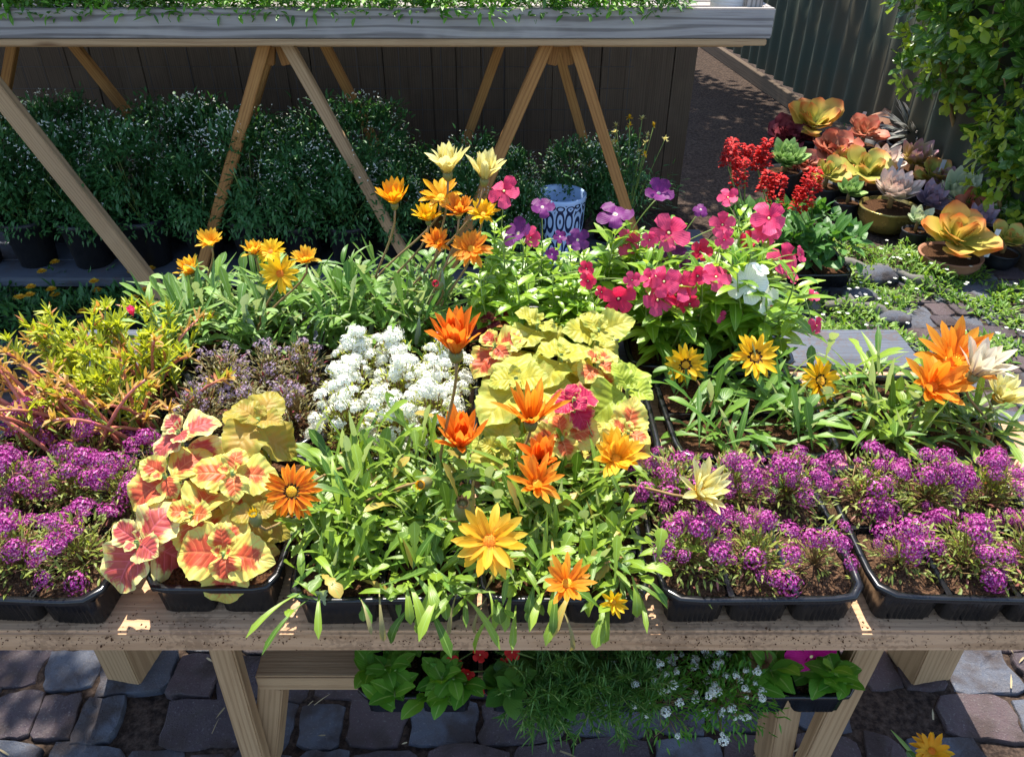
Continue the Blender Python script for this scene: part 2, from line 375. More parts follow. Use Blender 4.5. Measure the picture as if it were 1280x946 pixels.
M['wood_grey'] = wood_mat('weathered grey timber', '#7c7676', '#bab2aa', '#4e4642', scale=.8, rings=.6)
M['wood_tan'] = wood_mat('dirty tan timber', '#b8906a', '#cca684', '#86603e', stain=.35)
M['wood_tan2'] = wood_mat('tan timber', '#a3815c', '#bc9c76', '#6e4e34')
M['wood_blue'] = wood_mat('grey blue timber', '#464b55', '#616670', '#33353b', stain=.4)
M['wood_leg'] = wood_mat('orange pine batten', '#9a683a', '#bc8a50', '#5c3218')
M['wood_dark'] = wood_mat('dark stained board', '#48392c', '#645444', '#241c16', knot=False)
M['wood_log'] = wood_mat('bleached driftwood', '#54524e', '#7a766e', '#302c28', scale=1.6)
M['soil'] = soil_mat('potting soil', '#2c1c12', '#6a4a32')
M['crumb'] = soil_mat('soil crumbs', '#4a3020', '#7a5a40')
M['soil_dry'] = soil_mat('dry coir soil', '#2e1f16', '#765a44')
M['dirt'] = soil_mat('ground dirt', '#2a221e', '#54463c', 60)
M['tray'] = plain('black tray plastic', '#0e0f11', .22, '#1a1b1e', 60, .05)
M['pot_black'] = plain('black pot plastic', '#15161a', .5, '#22242a', 30)
M['tagw'] = plain('white plant tag plastic', '#d8d8dc', .4, '#e4e4e6')
M['wire'] = plain('galvanised wire', '#2c2e32', .5, '#3c4044')

# ------------------------------------------------------------------ solid helpers
def beam(name, p0, p1, wd, th, mat, parent=None, up=(0, 0, 1), bev=.003, jitter=0.0):
    """timber from p0 to p1; wd across, th along 'up'"""
    p0, p1 = Vector(p0), Vector(p1); L = (p1-p0).length; x = (p1-p0).normalized(); u = Vector(up)
    y = u.cross(x).normalized(); z = x.cross(y)
    bm = bmesh.new(); bmesh.ops.create_cube(bm, size=1)
    for v in bm.verts: v.co = (v.co.x*L, v.co.y*wd, v.co.z*th)
    bmesh.ops.bevel(bm, geom=bm.edges[:], offset=bev, segments=2, affect='EDGES')
    me = bpy.data.meshes.new(name); bm.to_mesh(me); bm.free(); me.materials.append(mat)
    o = bpy.data.objects.new(name, me); COL.objects.link(o)
    m = Matrix((x, y, z)).transposed().to_4x4(); m.translation = (p0+p1)/2
    if parent is not None: o.parent = parent; m.translation -= parent.location
    o.matrix_local = m
    for p in me.polygons: p.use_smooth = False
    return o
def struct(o): o['kind'] = 'structure'; return o
def stuff(o): o['kind'] = 'stuff'; return o
# ================================================================== SETTING
# ---- ground sheet and cobbled paving
gb = MB()
n = 90; xs = np.concatenate([[-60, -20, -8], np.linspace(-4, 4, n), [8, 20, 60]]); ys = np.concatenate([[-60, -15, -4], np.linspace(-1.5, 6.5, n), [9, 20, 60]])
X, Y = np.meshgrid(xs, ys, indexing='ij')
Z = -.003+.006*np.sin(X*9+np.sin(Y*7)*2)*np.sin(Y*8.3+1.3)+rng.normal(0, .003, X.shape)
nx, ny = len(xs), len(ys); i, j = np.meshgrid(np.arange(nx-1), np.arange(ny-1), indexing='ij')
q = np.stack([i*ny+j, (i+1)*ny+j, (i+1)*ny+j+1, i*ny+j+1], -1).reshape(-1, 4)
gb.add(np.stack([X, Y, Z], -1).reshape(-1, 3), q)
struct(gb.build('ground', M['dirt']))

def paver_mat():
    g = NG('cobble paving'); o = g.obj(); r = g.island()
    cr = g.n('ValToRGB', {0: r}); e = cr.color_ramp; e.interpolation = 'CONSTANT'
    e.elements[0].color = c('#5c606a'); e.elements[1].position = .3; e.elements[1].color = c('#584a4c')
    for pos, h in ((.5, '#565a64'), (.65, '#4c4247'), (.82, '#6a6e77')):
        k = e.elements.new(pos); k.color = c(h)
    n1 = g.noise(28, 6, o, .65).outputs[0]; n2 = g.noise(190, 4, o, .7).outputs[0]; n3 = g.noise(7, 4, o).outputs[0]
    col = g.mix(g.smooth(n1, .35, .7, 0, .5), cr.outputs[0], c('#5d5654'))
    col = g.mix(g.smooth(n2, .55, .75, 0, .6), col, c('#8e8c88'))
    col = g.mix(g.smooth(n3, .46, .66, 0, .75), col, c('#3a2e28'))
    return g.done(g.princ(col, .85, g.math('ADD', n1, g.math('MULTIPLY', n2, .7)), 1.0, .008, Specular_IOR_Level=.25))
M['paver'] = paver_mat()
pb = MB(); pr = np.random.default_rng(11)
row = 0; y = -1.6
while y < 3.2:
    hgt = pr.uniform(.095, .128); x = -3.2+pr.uniform(0, .15)
    while x < 3.2:
        wd = pr.choice([.10, .145, .18])*pr.uniform(.9, 1.1)
        if pr.random() < .96:
            cx_, cy_ = x+wd/2, y+hgt/2+.02*math.sin(x*3)
            m = 22; a = np.linspace(0, 2*np.pi, m, endpoint=False)+pr.uniform(0, .3)
            sq = 1/np.maximum(np.abs(np.cos(a)), np.abs(np.sin(a)))**.93
            nzz = pr.normal(0, .085, m); rr = sq*(1+.6*nzz+.3*np.roll(nzz, 1)+.3*np.roll(nzz, -1)-.10*(pr.random()<.4)*np.maximum(0, np.cos(a-pr.uniform(0, 6.28)))**3); rot = pr.normal(0, .09)
            gx, gy = wd/2-.002, hgt/2-.002
            px = gx*rr*np.cos(a); py = gy*rr*np.sin(a)
            ex = np.cos(rot)*px-np.sin(rot)*py; ey = np.sin(rot)*px+np.cos(rot)*py
            z0 = pr.normal(.0, .003); tx, ty = pr.normal(0, .02, 2)
            rings = []
            for s, z in ((1, -.03), (1, .001), (.985, .0045), (.96, .006), (.5, .0066)):
                zz = z0+z+tx*ex*s+ty*ey*s+pr.normal(0, .0009, m)
                rings.append(np.stack([cx_+ex*s, cy_+ey*s, zz], -1))
            v = np.concatenate(rings+[[[cx_, cy_, z0+.0068]]]); k = np.arange(m); k2 = (k+1) % m
            qs = np.concatenate([np.stack([b*m+k, b*m+k2, (b+1)*m+k2, (b+1)*m+k], -1) for b in range(4)])
            tr = np.stack([4*m+k, 4*m+k2, np.full(m, 5*m)], -1)
            pb.add(v, qs, tr)
        x += wd
    y += hgt
struct(pb.build('cobbled_paving', M['paver'], smooth=False))
# loose bits of straw and dead leaf on the paving
sb = MB(); k = 160
pts = np.stack([pr.uniform(-1.4, 1.4, k), pr.uniform(.75, 1.7, k), np.full(k, .016)], -1)
az = pr.uniform(0, 6.28, k)
leaves(sb, pts, np.stack([np.cos(az), np.sin(az), pr.normal(0, .08, k)], -1), (0, 0, 1), pr.uniform(.012, .05, k), pr.uniform(.002, .006, k), .2, pr_need, 2, 3)
M['straw'] = leaf_mat('straw', '#8a7a58', '#c8b890', trans=.1)
o = stuff(sb.build('leaf_litter', M['straw'])); o['label'] = 'bits of straw and dry leaf lying on the paving'

# ---- dark timber fence
ft = thing('timber_fence', 'dark stained timber board fence behind the potting rack', 'fence', (-1.8, 4.0, 0))
fx = -4.6
while fx < .93:
    wd = .118
    x1 = min(fx+wd, .935)
    beam('board', ((fx+x1)/2, 4.0+pr.normal(0, .004), 0), ((fx+x1)/2+pr.normal(0, .004), 4.0+pr.normal(0, .003), 1.95), x1-fx-.001, .02, M['wood_dark'], ft, up=(0, 1, 0), bev=.002)
    fx += wd
bk = MB(); bk.add([(-4.6, 4.017, 0), (.93, 4.017, 0), (.93, 4.017, 1.95), (-4.6, 4.017, 1.95)], [(0, 1, 2, 3)]); bk.build('backing', M['wood_dark'], ft)
for z in (.35, 1.6): beam('rail', (-4.6, 4.04, z), (.93, 4.04, z), .05, .07, M['wood_dark'], ft)
beam('post', (.9, 4.09, 0), (.9, 4.09, 1.9), .08, .08, M['wood_dark'], ft, up=(0, 1, 0))
# wire mesh in front of it
wm = thing('wire_mesh', 'thin wire garden mesh standing against the dark timber fence', 'mesh', (-1.2, 3.9, 0))
wb = MB()
for x in np.arange(-2.6, .62, .1): tube(wb, [(x, 3.9, .2), (x, 3.9, .86)], .0011, 4)
for z in np.arange(.26, .88, .1): tube(wb, [(-2.6, 3.903, z), (.62, 3.903, z)], .0011, 4)
wb.build('wire_grid', M['wire'], wm)

# ---- corrugated metal side fence
def corr_mat():
    g = NG('old corrugated sheet'); o = g.obj(); n1 = g.noise(1.6, 5, o).outputs[0]; n2 = g.noise(30, 4, o).outputs[0]
    mp = g.n('Mapping', {'Vector': o, 'Scale': (3, 3, .4)}).outputs[0]; n3 = g.noise(3, 4, mp).outputs[0]
    col = g.mix(g.smooth(n1, .4, .65), c('#3a4238'), c('#4a4436')); col = g.mix(g.smooth(n3, .5, .72, 0, .6), col, c('#4c4434'))
    return g.done(g.princ(col, .8, n2, .2, .003, Specular_IOR_Level=.2))
M['corr'] = corr_mat()
cfo = thing('corrugated_fence', 'dull green and brown corrugated metal side fence running into the back', 'fence', (2.3, 7, 0))
f0, f1 = A3((2.50, 2.9)), A3((1.78, 11.5)); L = np.linalg.norm(f1-f0); d = (f1-f0)/L; nn = A3((-d[1], d[0]))
m = int(L/.016); s = np.linspace(0, L, m); off = .02*np.sin(s*2*np.pi/.2)
pt = f0+s[:, None]*d+off[:, None]*nn
cb = MB(); v = np.concatenate([np.c_[pt, np.full(m, .1)], np.c_[pt, np.full(m, 1.85)], np.c_[pt-nn*.004, np.full(m, 1.85)], np.c_[pt-nn*.004, np.full(m, .1)]]); k = np.arange(m-1)
cb.add(v, np.concatenate([np.stack([b*m+k, (b*m+k+1), (b+1)*m+k+1, (b+1)*m+k], -1) for b in range(3)]))
cb.build('corrugated_sheet', M['corr'], cfo)
beam('sleeper', (f0[0]-.05, f0[1], .045), (f1[0]-.05, f1[1], .045), .05, .10, M['wood_dark'], cfo)
beam('top_rail', (f0[0]+.05, f0[1], 1.72), (f1[0]+.05, f1[1], 1.72), .05, .08, M['wood_dark'], cfo)

# ================================================================== POTTING RACK
RZ = 1.085
rk = thing('potting_rack', 'weathered timber potting rack on splayed pine legs behind the flower table', 'rack', (-.9, 3.1, 0))
zb = Q(480, 57.5, 2.70).z; zt = Q(480, 11, 2.70).z; zs = Q(480, 48.5, 2.70).z
xr = Q(967, 30, 2.70).x
beam('front_board', (-2.75, 2.715, (zs+zt)/2), (xr, 2.715, (zs+zt)/2), .03, zt-zs, M['wood_grey'], rk)
beam('front_lath', (-2.75, 2.713, (zb+zs)/2-.001), (xr-.012, 2.713, (zb+zs)/2-.001), .03, zs-zb-.002, M['wood_tan2'], rk)
beam('end_board', (xr-.016, 2.732, (zs+zt)/2), (xr-.016, 3.55, (zs+zt)/2), .03, zt-zs, M['wood_grey'], rk)
beam('back_board', (-2.75, 3.565, (zs+zt)/2), (xr, 3.565, (zs+zt)/2), .03, zt-zs, M['wood_grey'], rk)
for y in np.arange(2.79, 3.55, .125): beam('slat', (-2.75, y, zb+.03), (xr-.035, y, zb+.03), .1, .018, M['wood_grey'], rk)
pc = Q(942, 4, 2.745); beam('corner_post', (pc.x, 2.752, zb+.02), (pc.x, 2.752, zt+.03), .055, .035, M['wood_grey'], rk, up=(0, 1, 0))
def leg(a, b, Ya, Yb, wd, mat='wood_leg', th=.038, name='leg'):
    p0 = Q(a[0], a[1], Ya); p1 = Q(b[0], b[1], Yb); p1b = p0+(p1-p0)*(p0.z/(p0.z-p1.z))
    p0 = p0+(p0-p1).normalized()*.06; wd *= .88
    beam(name, p1b, p0, wd, th, M[mat], rk, up=(0, 1, 0))
leg((329, 64), (265, 290), 2.80, 2.80, .045)
leg((364, 64), (490, 290), 2.80, 2.80, .045, 'wood_tan2')
leg((682, 60), (610, 225), 2.80, 2.80, .05)
leg((720, 60), (781, 255), 2.80, 2.80, .045)
leg((-6, 110), (186, 352), 2.73, 2.70, .075, 'wood_tan2')
for a, b in (((408, 60), (462, 166)), ((624, 60), (586, 166)), ((95, 60), (176, 162)), ((16, 60), (0, 150)), ((697, 60), (738, 205)), ((330, 90), (312, 150))):
    leg(a, b, 3.5, 3.5, .045)
for px, sx in ((334, -1), (357, 1), (690, -1), (712, 1)):   # little blocks where the legs meet the bearers
    p = Q(px, 70, 2.84); beam('bracket', (p.x, 2.85, p.z-.03), (p.x-sx*.02, 2.85, p.z+.06), .035, .03, M['wood_leg'], rk, up=(0, 1, 0))
for y in (2.83, 3.5): beam('bearer', (-2.7, y, zb+.001-.012), (xr-.05, y, zb+.001-.012), .035, .03, M['wood_tan2'], rk)
# low shelf plank on which the pots stand
lsf = thing('low_shelf', 'low grey plank shelf carrying a row of black plant pots under the rack', 'shelf', (-.9, 2.95, 0))
LZ = .235
for i_, y in enumerate((2.80, 2.96, 3.12)): beam('plank', (-2.7, y, LZ-.02), (.86, y, LZ-.02), .15, .04, M['wood_blue'], lsf)
for x in (-2.5, -1.45, -.4, .7): beam('block', (x, 2.82, .097), (x, 3.1, .097), .14, .194, M['wood_tan2'], lsf)

# ================================================================== FLOWER TABLE
TZ = .709; TX0, TX1 = -.945, .885
tb = thing('flower_table', 'rough timber trestle table with soil on its thick front edge carrying the flower trays', 'table', (0, 1.1, 0))
ye = [.690, .846, 1.014, 1.182, 1.352, 1.515]
mats = ['wood_tan', 'wood_tan', 'wood_tan', 'wood_tan', 'wood_blue']
for i_ in range(5):
    dz = .006 if i_ == 4 else 0
    beam('plank', ((TX0 if i_ > 1 else -1.32)+pr.uniform(0, .01), (ye[i_]+ye[i_+1])/2, TZ-.021+dz), (TX1+(.0, .0, .0, .17, .0)[4-i_ if i_ in (3, 4) else 1] if i_ >= 3 else 1.04+pr.uniform(0, .015), (ye[i_]+ye[i_+1])/2, TZ-.021+dz), ye[i_+1]-ye[i_]-.006, .042, M[mats[i_]], tb, bev=.004)
for y in (.86, 1.42): beam('bearer', (TX0+.04, y, TZ-.085), (TX1-.04, y, TZ-.085), .04, .07, M['wood_tan2'], tb)
# front legs
beam('leg', (-.478, .83, 0), (-.468, .83, TZ-.045), .042, .03, M['wood_tan2'], tb, up=(0, 1, 0))
beam('leg', (.585, .83, 0), (.615, .83, TZ-.045), .05, .03, M['wood_tan2'], tb, up=(0, 1, 0))
beam('shelf_support', (-.50, .90, 0), (-.425, .90, .345), .045, .09, M['wood_tan2'], tb, up=(0, 1, 0))
beam('shelf_support', (.56, .895, 0), (.525, .895, .345), .045, .09, M['wood_tan2'], tb, up=(0, 1, 0))
SZ = .385
beam('shelf', (-.445, .92, SZ-.02), (.585, .92, SZ-.02), .14, .04, M['wood_tan2'], tb)
beam('shelf', (-.445, 1.066, SZ-.02), (.585, 1.066, SZ-.02), .14, .04, M['wood_tan2'], tb)
# thick block legs at the ends (their feet show behind the front legs)
for sx, xx in ((-1, -.86), (1, 1.0)):
    pass
beam('block_leg', (-.875, 1.15, 0), (-.845, 1.10, TZ-.05), .085, .10, M['wood_tan2'], tb, up=(.18, 1, 0))
beam('block_leg', (.985, 1.15, 0), (.93, 1.10, TZ-.05), .10, .10, M['wood_tan2'], tb, up=(-.18, 1, 0))
# soil crumbs spilled on the table edge
kb = MB(); k = 2200
px_ = pr.uniform(TX0, TX1, k); clump = .5+.5*np.sin(px_*9)*np.sin(px_*23+1)
face = pr.random(k) < .55
yy = np.where(face, .690-.0005, .694+np.abs(pr.normal(0, .03, k))); zz = np.where(face, TZ-.003-np.abs(pr.normal(0, .014, k)), TZ+.0005)
keep = (pr.random(k) < .25+.75*clump) & (zz > TZ-.038)
pp = np.stack([px_, yy, zz], -1)[keep]; kk = len(pp); r = pr.uniform(.0005, .0013, kk)*np.where(pr.random(kk) < .06, 1.8, 1)
oc = A3([(1, 0, 0), (0, 1, 0), (-1, 0, 0), (0, -1, 0), (0, 0, 1), (0, 0, -1)]); tri = A3([(0, 1, 4), (1, 2, 4), (2, 3, 4), (3, 0, 4), (1, 0, 5), (2, 1, 5), (3, 2, 5), (0, 3, 5)]).astype(int)
vv = pp[:, None]+oc[None]*r[:, None, None]*pr.uniform(.6, 1.6, (kk, 6, 1))
kb.add(vv.reshape(-1, 3), None, (tri[None]+(np.arange(kk)*6)[:, None, None]).reshape(-1, 3))
o = stuff(kb.build('soil_crumbs', M['crumb'])); o['label'] = 'dark crumbs of potting soil spilled along the table edge'

# ================================================================== TRAYS
def tray(x0, x1, y0, y1, cols, rows, z0, label, hgt=.066, rz=0.0, dry=False, group=None):
    cx_, cy_ = (x0+x1)/2, (y0+y1)/2
    t = thing('seedling_tray', label, 'tray', (cx_, cy_, z0), group)
    t.rotation_euler = (0, 0, rz)
    hw, hd = (x1-x0)/2, (y1-y0)/2
    def loft(mb, rings):
        m_ = len(rings[0]); v = np.concatenate(rings); k = np.arange(m_); k2 = (k+1) % m_
        mb.add(v, np.concatenate([np.stack([b*m_+k, b*m_+k2, (b+1)*m_+k2, (b+1)*m_+k], -1) for b in range(len(rings)-1)]))
    def rrect(a, b, z, r=.012, rib=0.0, per=44):
        k = np.linspace(0, 2*np.pi, per, endpoint=False)+.01; cs, sn = np.cos(k), np.sin(k)
        p = 9.0; s = (np.abs(cs)**p+np.abs(sn)**p)**(-1/p)
        # even spacing along the sides for the ribs
        rb = 1+rib*np.where(np.arange(per) % 2, 1, -1)
        return np.stack([a*s*cs*rb, b*s*sn*rb, np.full(per, z)], -1)
    mb = MB()
    loft(mb, [rrect(hw, hd, hgt-.008), rrect(hw+.001, hd+.001, hgt-.001), rrect(hw-.002, hd-.002, hgt+.001), rrect(hw-.008, hd-.008, hgt), rrect(hw-.0115, hd-.0115, hgt-.012)])
    cw, ch = 2*(hw-.008)/cols, 2*(hd-.008)/rows
    for a in range(1, cols):
        x = -hw+.008+a*cw; mb.add([(x-.004, -hd+.01, hgt-.005), (x+.004, -hd+.01, hgt-.005), (x+.004, hd-.01, hgt-.005), (x-.004, hd-.01, hgt-.005)], [(0, 1, 2, 3)])
    for b in range(1, rows):
        y = -hd+.008+b*ch; mb.add([(-hw+.01, y-.004, hgt-.006), (hw-.01, y-.004, hgt-.006), (hw-.01, y+.004, hgt-.006), (-hw+.01, y+.004, hgt-.006)], [(0, 1, 2, 3)])
    place('rim', mb.mesh('rim', M['tray']), t)
    cell = MB(); a, b = cw/2-.003, ch/2-.003
    loft(cell, [rrect(a, b, hgt-.004, per=72), rrect(a*.985, b*.985, hgt-.012, rib=.02, per=72), rrect(a*.90, b*.90, .004, rib=.024, per=72), rrect(a*.86, b*.86, 0, per=72), rrect(a*.02, b*.02, .001, per=72)])
    cm = cell.mesh('cell', M['tray']); cs = []
    sm = MB()
    for q_ in range(rows):
        for p_ in range(cols):
            lx, ly = -hw+.008+(p_+.5)*cw, -hd+.008+(q_+.5)*ch
            place('cell', cm, t, (lx, ly, 0)); cs.append((cx_+lx*math.cos(rz)-ly*math.sin(rz), cy_+lx*math.sin(rz)+ly*math.cos(rz)))
            g = 9; ux, uy = np.meshgrid(np.linspace(-1, 1, g), np.linspace(-1, 1, g), indexing='ij')
            zz = hgt-.013+pr.normal(0, .0022, ux.shape)+.004*(1-np.maximum(np.abs(ux), np.abs(uy)))
            ii, jj = np.meshgrid(np.arange(g-1), np.arange(g-1), indexing='ij')
            sm.add(np.stack([lx+ux*a*.96, ly+uy*b*.96, zz], -1).reshape(-1, 3), np.stack([ii*g+jj, (ii+1)*g+jj, (ii+1)*g+jj+1, ii*g+jj+1], -1).reshape(-1, 4))
    place('soil', sm.mesh('soil', M['soil_dry' if dry else 'soil']), t)
    return cs
SOIL = TZ+.055
# front row
cT1 = tray(-.82, -.535, .694, .975, 3, 2, TZ, 'black seedling tray of purple alyssum at the left end of the table', rz=-.05, dry=True)
cT2 = tray(-.495, -.310, .712, 1.0, 2, 3, TZ, 'black seedling tray under the red and yellow coleus at the table front')
cT3 = tray(-.295, -.045, .693, .965, 2, 3, TZ, 'black seedling tray under tangled gazania leaves, beside the front coleus', rz=.02)
cT3b = tray(-.035, .200, .693, .965, 2, 3, TZ, 'black seedling tray of gazanias next to the middle purple alyssum tray', rz=-.01)
cT4 = tray(.210, .492, .693, .972, 3, 2, TZ, 'black seedling tray full of purple alyssum with bare dry soil in one front corner', rz=.01, dry=True)
cT5 = tray(.507, .80, .694, .968, 3, 2, TZ, 'black ribbed seedling tray of purple alyssum at the right end of the table front', rz=-.03, dry=True)
# middle row
cM1 = tray(-.86, -.585, .99, 1.25, 2, 2, TZ, 'black seedling tray under the yellow portulaca with pink stems')
cM2 = tray(-.565, -.325, 1.02, 1.27, 3, 2, TZ, 'black seedling tray under the faded lilac alyssum', rz=.02)
cM3 = tray(-.315, -.065, .985, 1.245, 3, 3, TZ, 'black seedling tray under the white alyssum')
cM4 = tray(-.055, .265, .98, 1.25, 3, 3, TZ, 'black seedling tray under the large yellow coleus in the middle of the table')
cM5 = tray(.285, .565, .99, 1.25, 2, 2, TZ, 'black seedling tray of ring-marked yellow gazanias', rz=.03)
cM6 = tray(.60, .865, .985, 1.235, 2, 2, TZ, 'black seedling tray of large orange gazanias near the bare table end')
# back row
cB1 = tray(-.72, -.42, 1.275, 1.51, 2, 2, TZ, 'black seedling tray of yellow gazanias at the back left of the table')
cB2 = tray(-.375, -.095, 1.265, 1.51, 2, 2, TZ, 'black seedling tray of tall orange and cream gazanias at the back of the table')
cB3 = tray(-.085, .215, 1.265, 1.51, 2, 2, TZ, 'black seedling tray of purple vinca at the back of the table')
cB4 = tray(.245, .575, 1.265, 1.51, 2, 2, TZ, 'black seedling tray of pink vinca beside the bare grey plank')

# ================================================================== PLANT BUILDERS
def axis_of(tilt, side=0.0):
    a = R_(tilt); s = R_(side); v = Vector((math.sin(s), -math.sin(a)*math.cos(s), math.cos(a)*math.cos(s))); return v.normalized()
def frame(ax):
    ax = Vector(ax).normalized(); s = ax.cross(Vector((0.02, 1, .1))).normalized(); return A3(ax), A3(s), A3(ax.cross(s))

def head(parent, centre, size, openness, kind, tilt=45, side=0, disc='disc_gold', npet=17, r=rng, pw_=.29):
    """a gazania bloom; size is its width in metres"""
    ax, s1, s2 = frame(axis_of(tilt, side)); ang = R_(90*openness)
    L = size/2/max(math.sin(ang), .55)
    b = A3(centre)-ax*L*.42*math.cos(ang)
    f = MB()
    for lay, (m, da, dl) in enumerate(((npet, 0, 1.0), (npet//2+2, -9, .86))):
        az = np.linspace(0, 2*np.pi, m, endpoint=False)+r.normal(0, .07, m)+lay*.2
        rad = np.cos(az)[:, None]*s1+np.sin(az)[:, None]*s2
        an = np.clip(ang+R_(da)+r.normal(0, .09 if openness > .7 else .14, m), .02, 1.75)[:, None]
        D = ax*np.cos(an)+rad*np.sin(an); N = ax*np.sin(an)-rad*np.cos(an)
        leaves(f, b+rad*L*.11+ax*L*(.04+.02*lay), D, N, L*dl*r.uniform(.88, 1.08, m), L*r.uniform(.85, 1.1, m)*pw_, r.normal(.25 if openness > .7 else -.1, .4, m), pr_petal, 7, 5, r.uniform(.1, .45), .12)
    fo = f.build('flower', P_[kind], parent)
    d_ = MB()
    if openness > .45:
        dome(d_, b+ax*L*.03, ax, L*.24, L*.12)
        m = 40; k = np.arange(m)+.5; ph = k*2.39996; rr = L*.24*np.sqrt(k/m)
        pt = b+ax*L*.05+(np.cos(ph)*rr)[:, None]*s1+(np.sin(ph)*rr)[:, None]*s2+ax[None]*(L*.1*(1-(k/m)))[:, None]
        dd = unit(ax[None]*1.0+.5*((np.cos(ph)*rr)[:, None]*s1+(np.sin(ph)*rr)[:, None]*s2)/L)
        leaves(d_, pt, dd, s1, L*.09, L*.05, .3, pr_need, 2, 3)
        d_.build('flower_disc', M[disc], fo)
    cu = MB()
    lathe(cu, [(L*.03, -L*.26), (L*.13, -L*.22), (L*.17, -L*.08), (L*.15, L*.06), (L*.13, L*.07)], b, 12, axis=ax)
    m = 12; az = np.linspace(0, 2*np.pi, m, endpoint=False); rad = np.cos(az)[:, None]*s1+np.sin(az)[:, None]*s2
    leaves(cu, b+rad*L*.15+ax*L*.02, ax+rad*(.3+openness), rad*-1+ax*.3, L*.2, L*.07, .2, pr_lance, 2, 3)
    cu.build('calyx', M['calyx'], fo)
    return b-ax*L*.24, ax, L

def gaz_stem(parent, base, tip, ax, mat='stem_brown', r0=.0021):
    base, tip = A3(base), A3(tip); d = np.linalg.norm(tip-base)
    p1 = base+(0, 0, d*.45); p2 = tip-A3(ax)*d*.3; t = np.linspace(0, 1, 9)[:, None]
    pts = base*(1-t)**3+3*p1*t*(1-t)**2+3*p2*t*t*(1-t)+tip*t**3
    mb = MB(); tube(mb, pts, np.linspace(r0*1.15, r0, 9), 6); mb.build('stem', M[mat], parent)

def gazania(base, label, flowers=(), n=42, L=(.07, .12), W=.011, mat='gaz_leaf', lobed=.35, hang=0, group=None, h=.05, stem='stem_brown', buds=(), z=SOIL, spread=.03):
    r = np.random.default_rng(abs(int(base[0]*7919+base[1]*104729)) % 2**31)
    x, y = base; t = thing('gazania_plant', label, 'plant', (x, y, z), group)
    f = MB()
    for k in range(2):
        m = int(n*(lobed if k else 1-lobed))
        if m < 1: continue
        dirs = rdirs(m, 0, 80, r); st = A3((x, y, z))+np.c_[r.normal(0, spread, (m, 2)), r.uniform(.0, h, m)]
        leaves(f, st, dirs, (0, 0, 1), r.uniform(*L, m), W*r.uniform(.7, 1.3, m)*(1.9 if k else 1), r.uniform(-.3, 1.5, m), pr_lobe if k else pr_lance, 14 if k else 5, 3, .35, mi=0)
        if not k: leaves(f, st[:m//3]*1.0-(0, 0, .008), rdirs(m//3, -5, 60, r), (0, 0, 1), r.uniform(*L, m//3), W*r.uniform(.7, 1.3, m//3), r.uniform(0, 1.5, m//3), pr_spat, 5, 3, .3, mi=1)
    if hang:
        for k in range(max(1, hang//9)):
            wl = MB(); leaves(wl, (x+r.uniform(-.06, .06), max(y-.05, .70)+r.normal(0, .01), z+r.uniform(.0, .03)), (r.normal(0, .4), -1.0, r.uniform(-.4, .3)), (0, 0, 1), r.uniform(.05, .085), W*r.uniform(.7, 1.1), r.uniform(1.0, 2.4), pr_spat, 7, 3, .5, .2); wl.build('wilted_leaf', M['wilt'], t)
        m = max(2, int(hang*.4)); st = np.c_[x+r.uniform(-.06, .06, m), np.full(m, max(y-.05, .70))+r.normal(0, .01, m), z+r.uniform(.0, .045, m)]
        dr = np.c_[r.normal(0, .5, m), np.full(m, -1.0), r.uniform(-.2, .7, m)]
        leaves(f, st, dr, (0, 0, 1), r.uniform(.05, .10, m), W*r.uniform(.8, 1.8, m), r.uniform(.6, 2.0, m), pr_spat, 6, 3, .3)
    f.build('foliage', [M[mat], M['gaz_leaf_dark']], t)
    for fl in flowers:
        px, py, sz, op, kind = fl[:5]; o_ = dict(fl[5]) if len(fl) > 5 else {}
        Yf = y+o_.pop('dy', 0.0); zf = o_.pop('z', None); Yf = P(px, py, zf).y if zf else Yf; disc = o_.pop('disc', 'disc_gold'); cpt = Q(px, py, Yf)
        st_ = o_.pop('stem', stem)
        tip, ax, Lp = head(t, cpt, sz*mpp(cpt), op, kind, disc=disc, r=r, **o_)
        gaz_stem(t, (x+r.normal(0, .02), y+r.normal(0, .015), z), tip, ax, st_)
    for (px, py, sz, kind, *zb_) in buds:
        cpt = P(px, py, zb_[0]) if zb_ else Q(px, py, y); ax, s1, s2 = frame(axis_of(r.uniform(0, 60), r.uniform(-30, 30))); s_ = sz*mpp(cpt); b = MB()
        lathe(b, [(s_*.08, -s_*.5), (s_*.3, -s_*.35), (s_*.34, 0), (s_*.22, s_*.3), (s_*.02, s_*.42)], cpt, 10, 0, ax)
        az = np.linspace(0, 6.28, 9, endpoint=False); rad = np.cos(az)[:, None]*s1+np.sin(az)[:, None]*s2
        leaves(b, A3(cpt)+rad*s_*.16, ax+rad*.15, -rad, s_*.6, s_*.25, .0, pr_lance, 3, 3, .4, mi=1)
        b.build('bud', [M['calyx'], P_[kind]], t)
        gaz_stem(t, (x+r.normal(0, .02), y, z), A3(cpt)-ax*s_*.5, ax, stem)
    return t

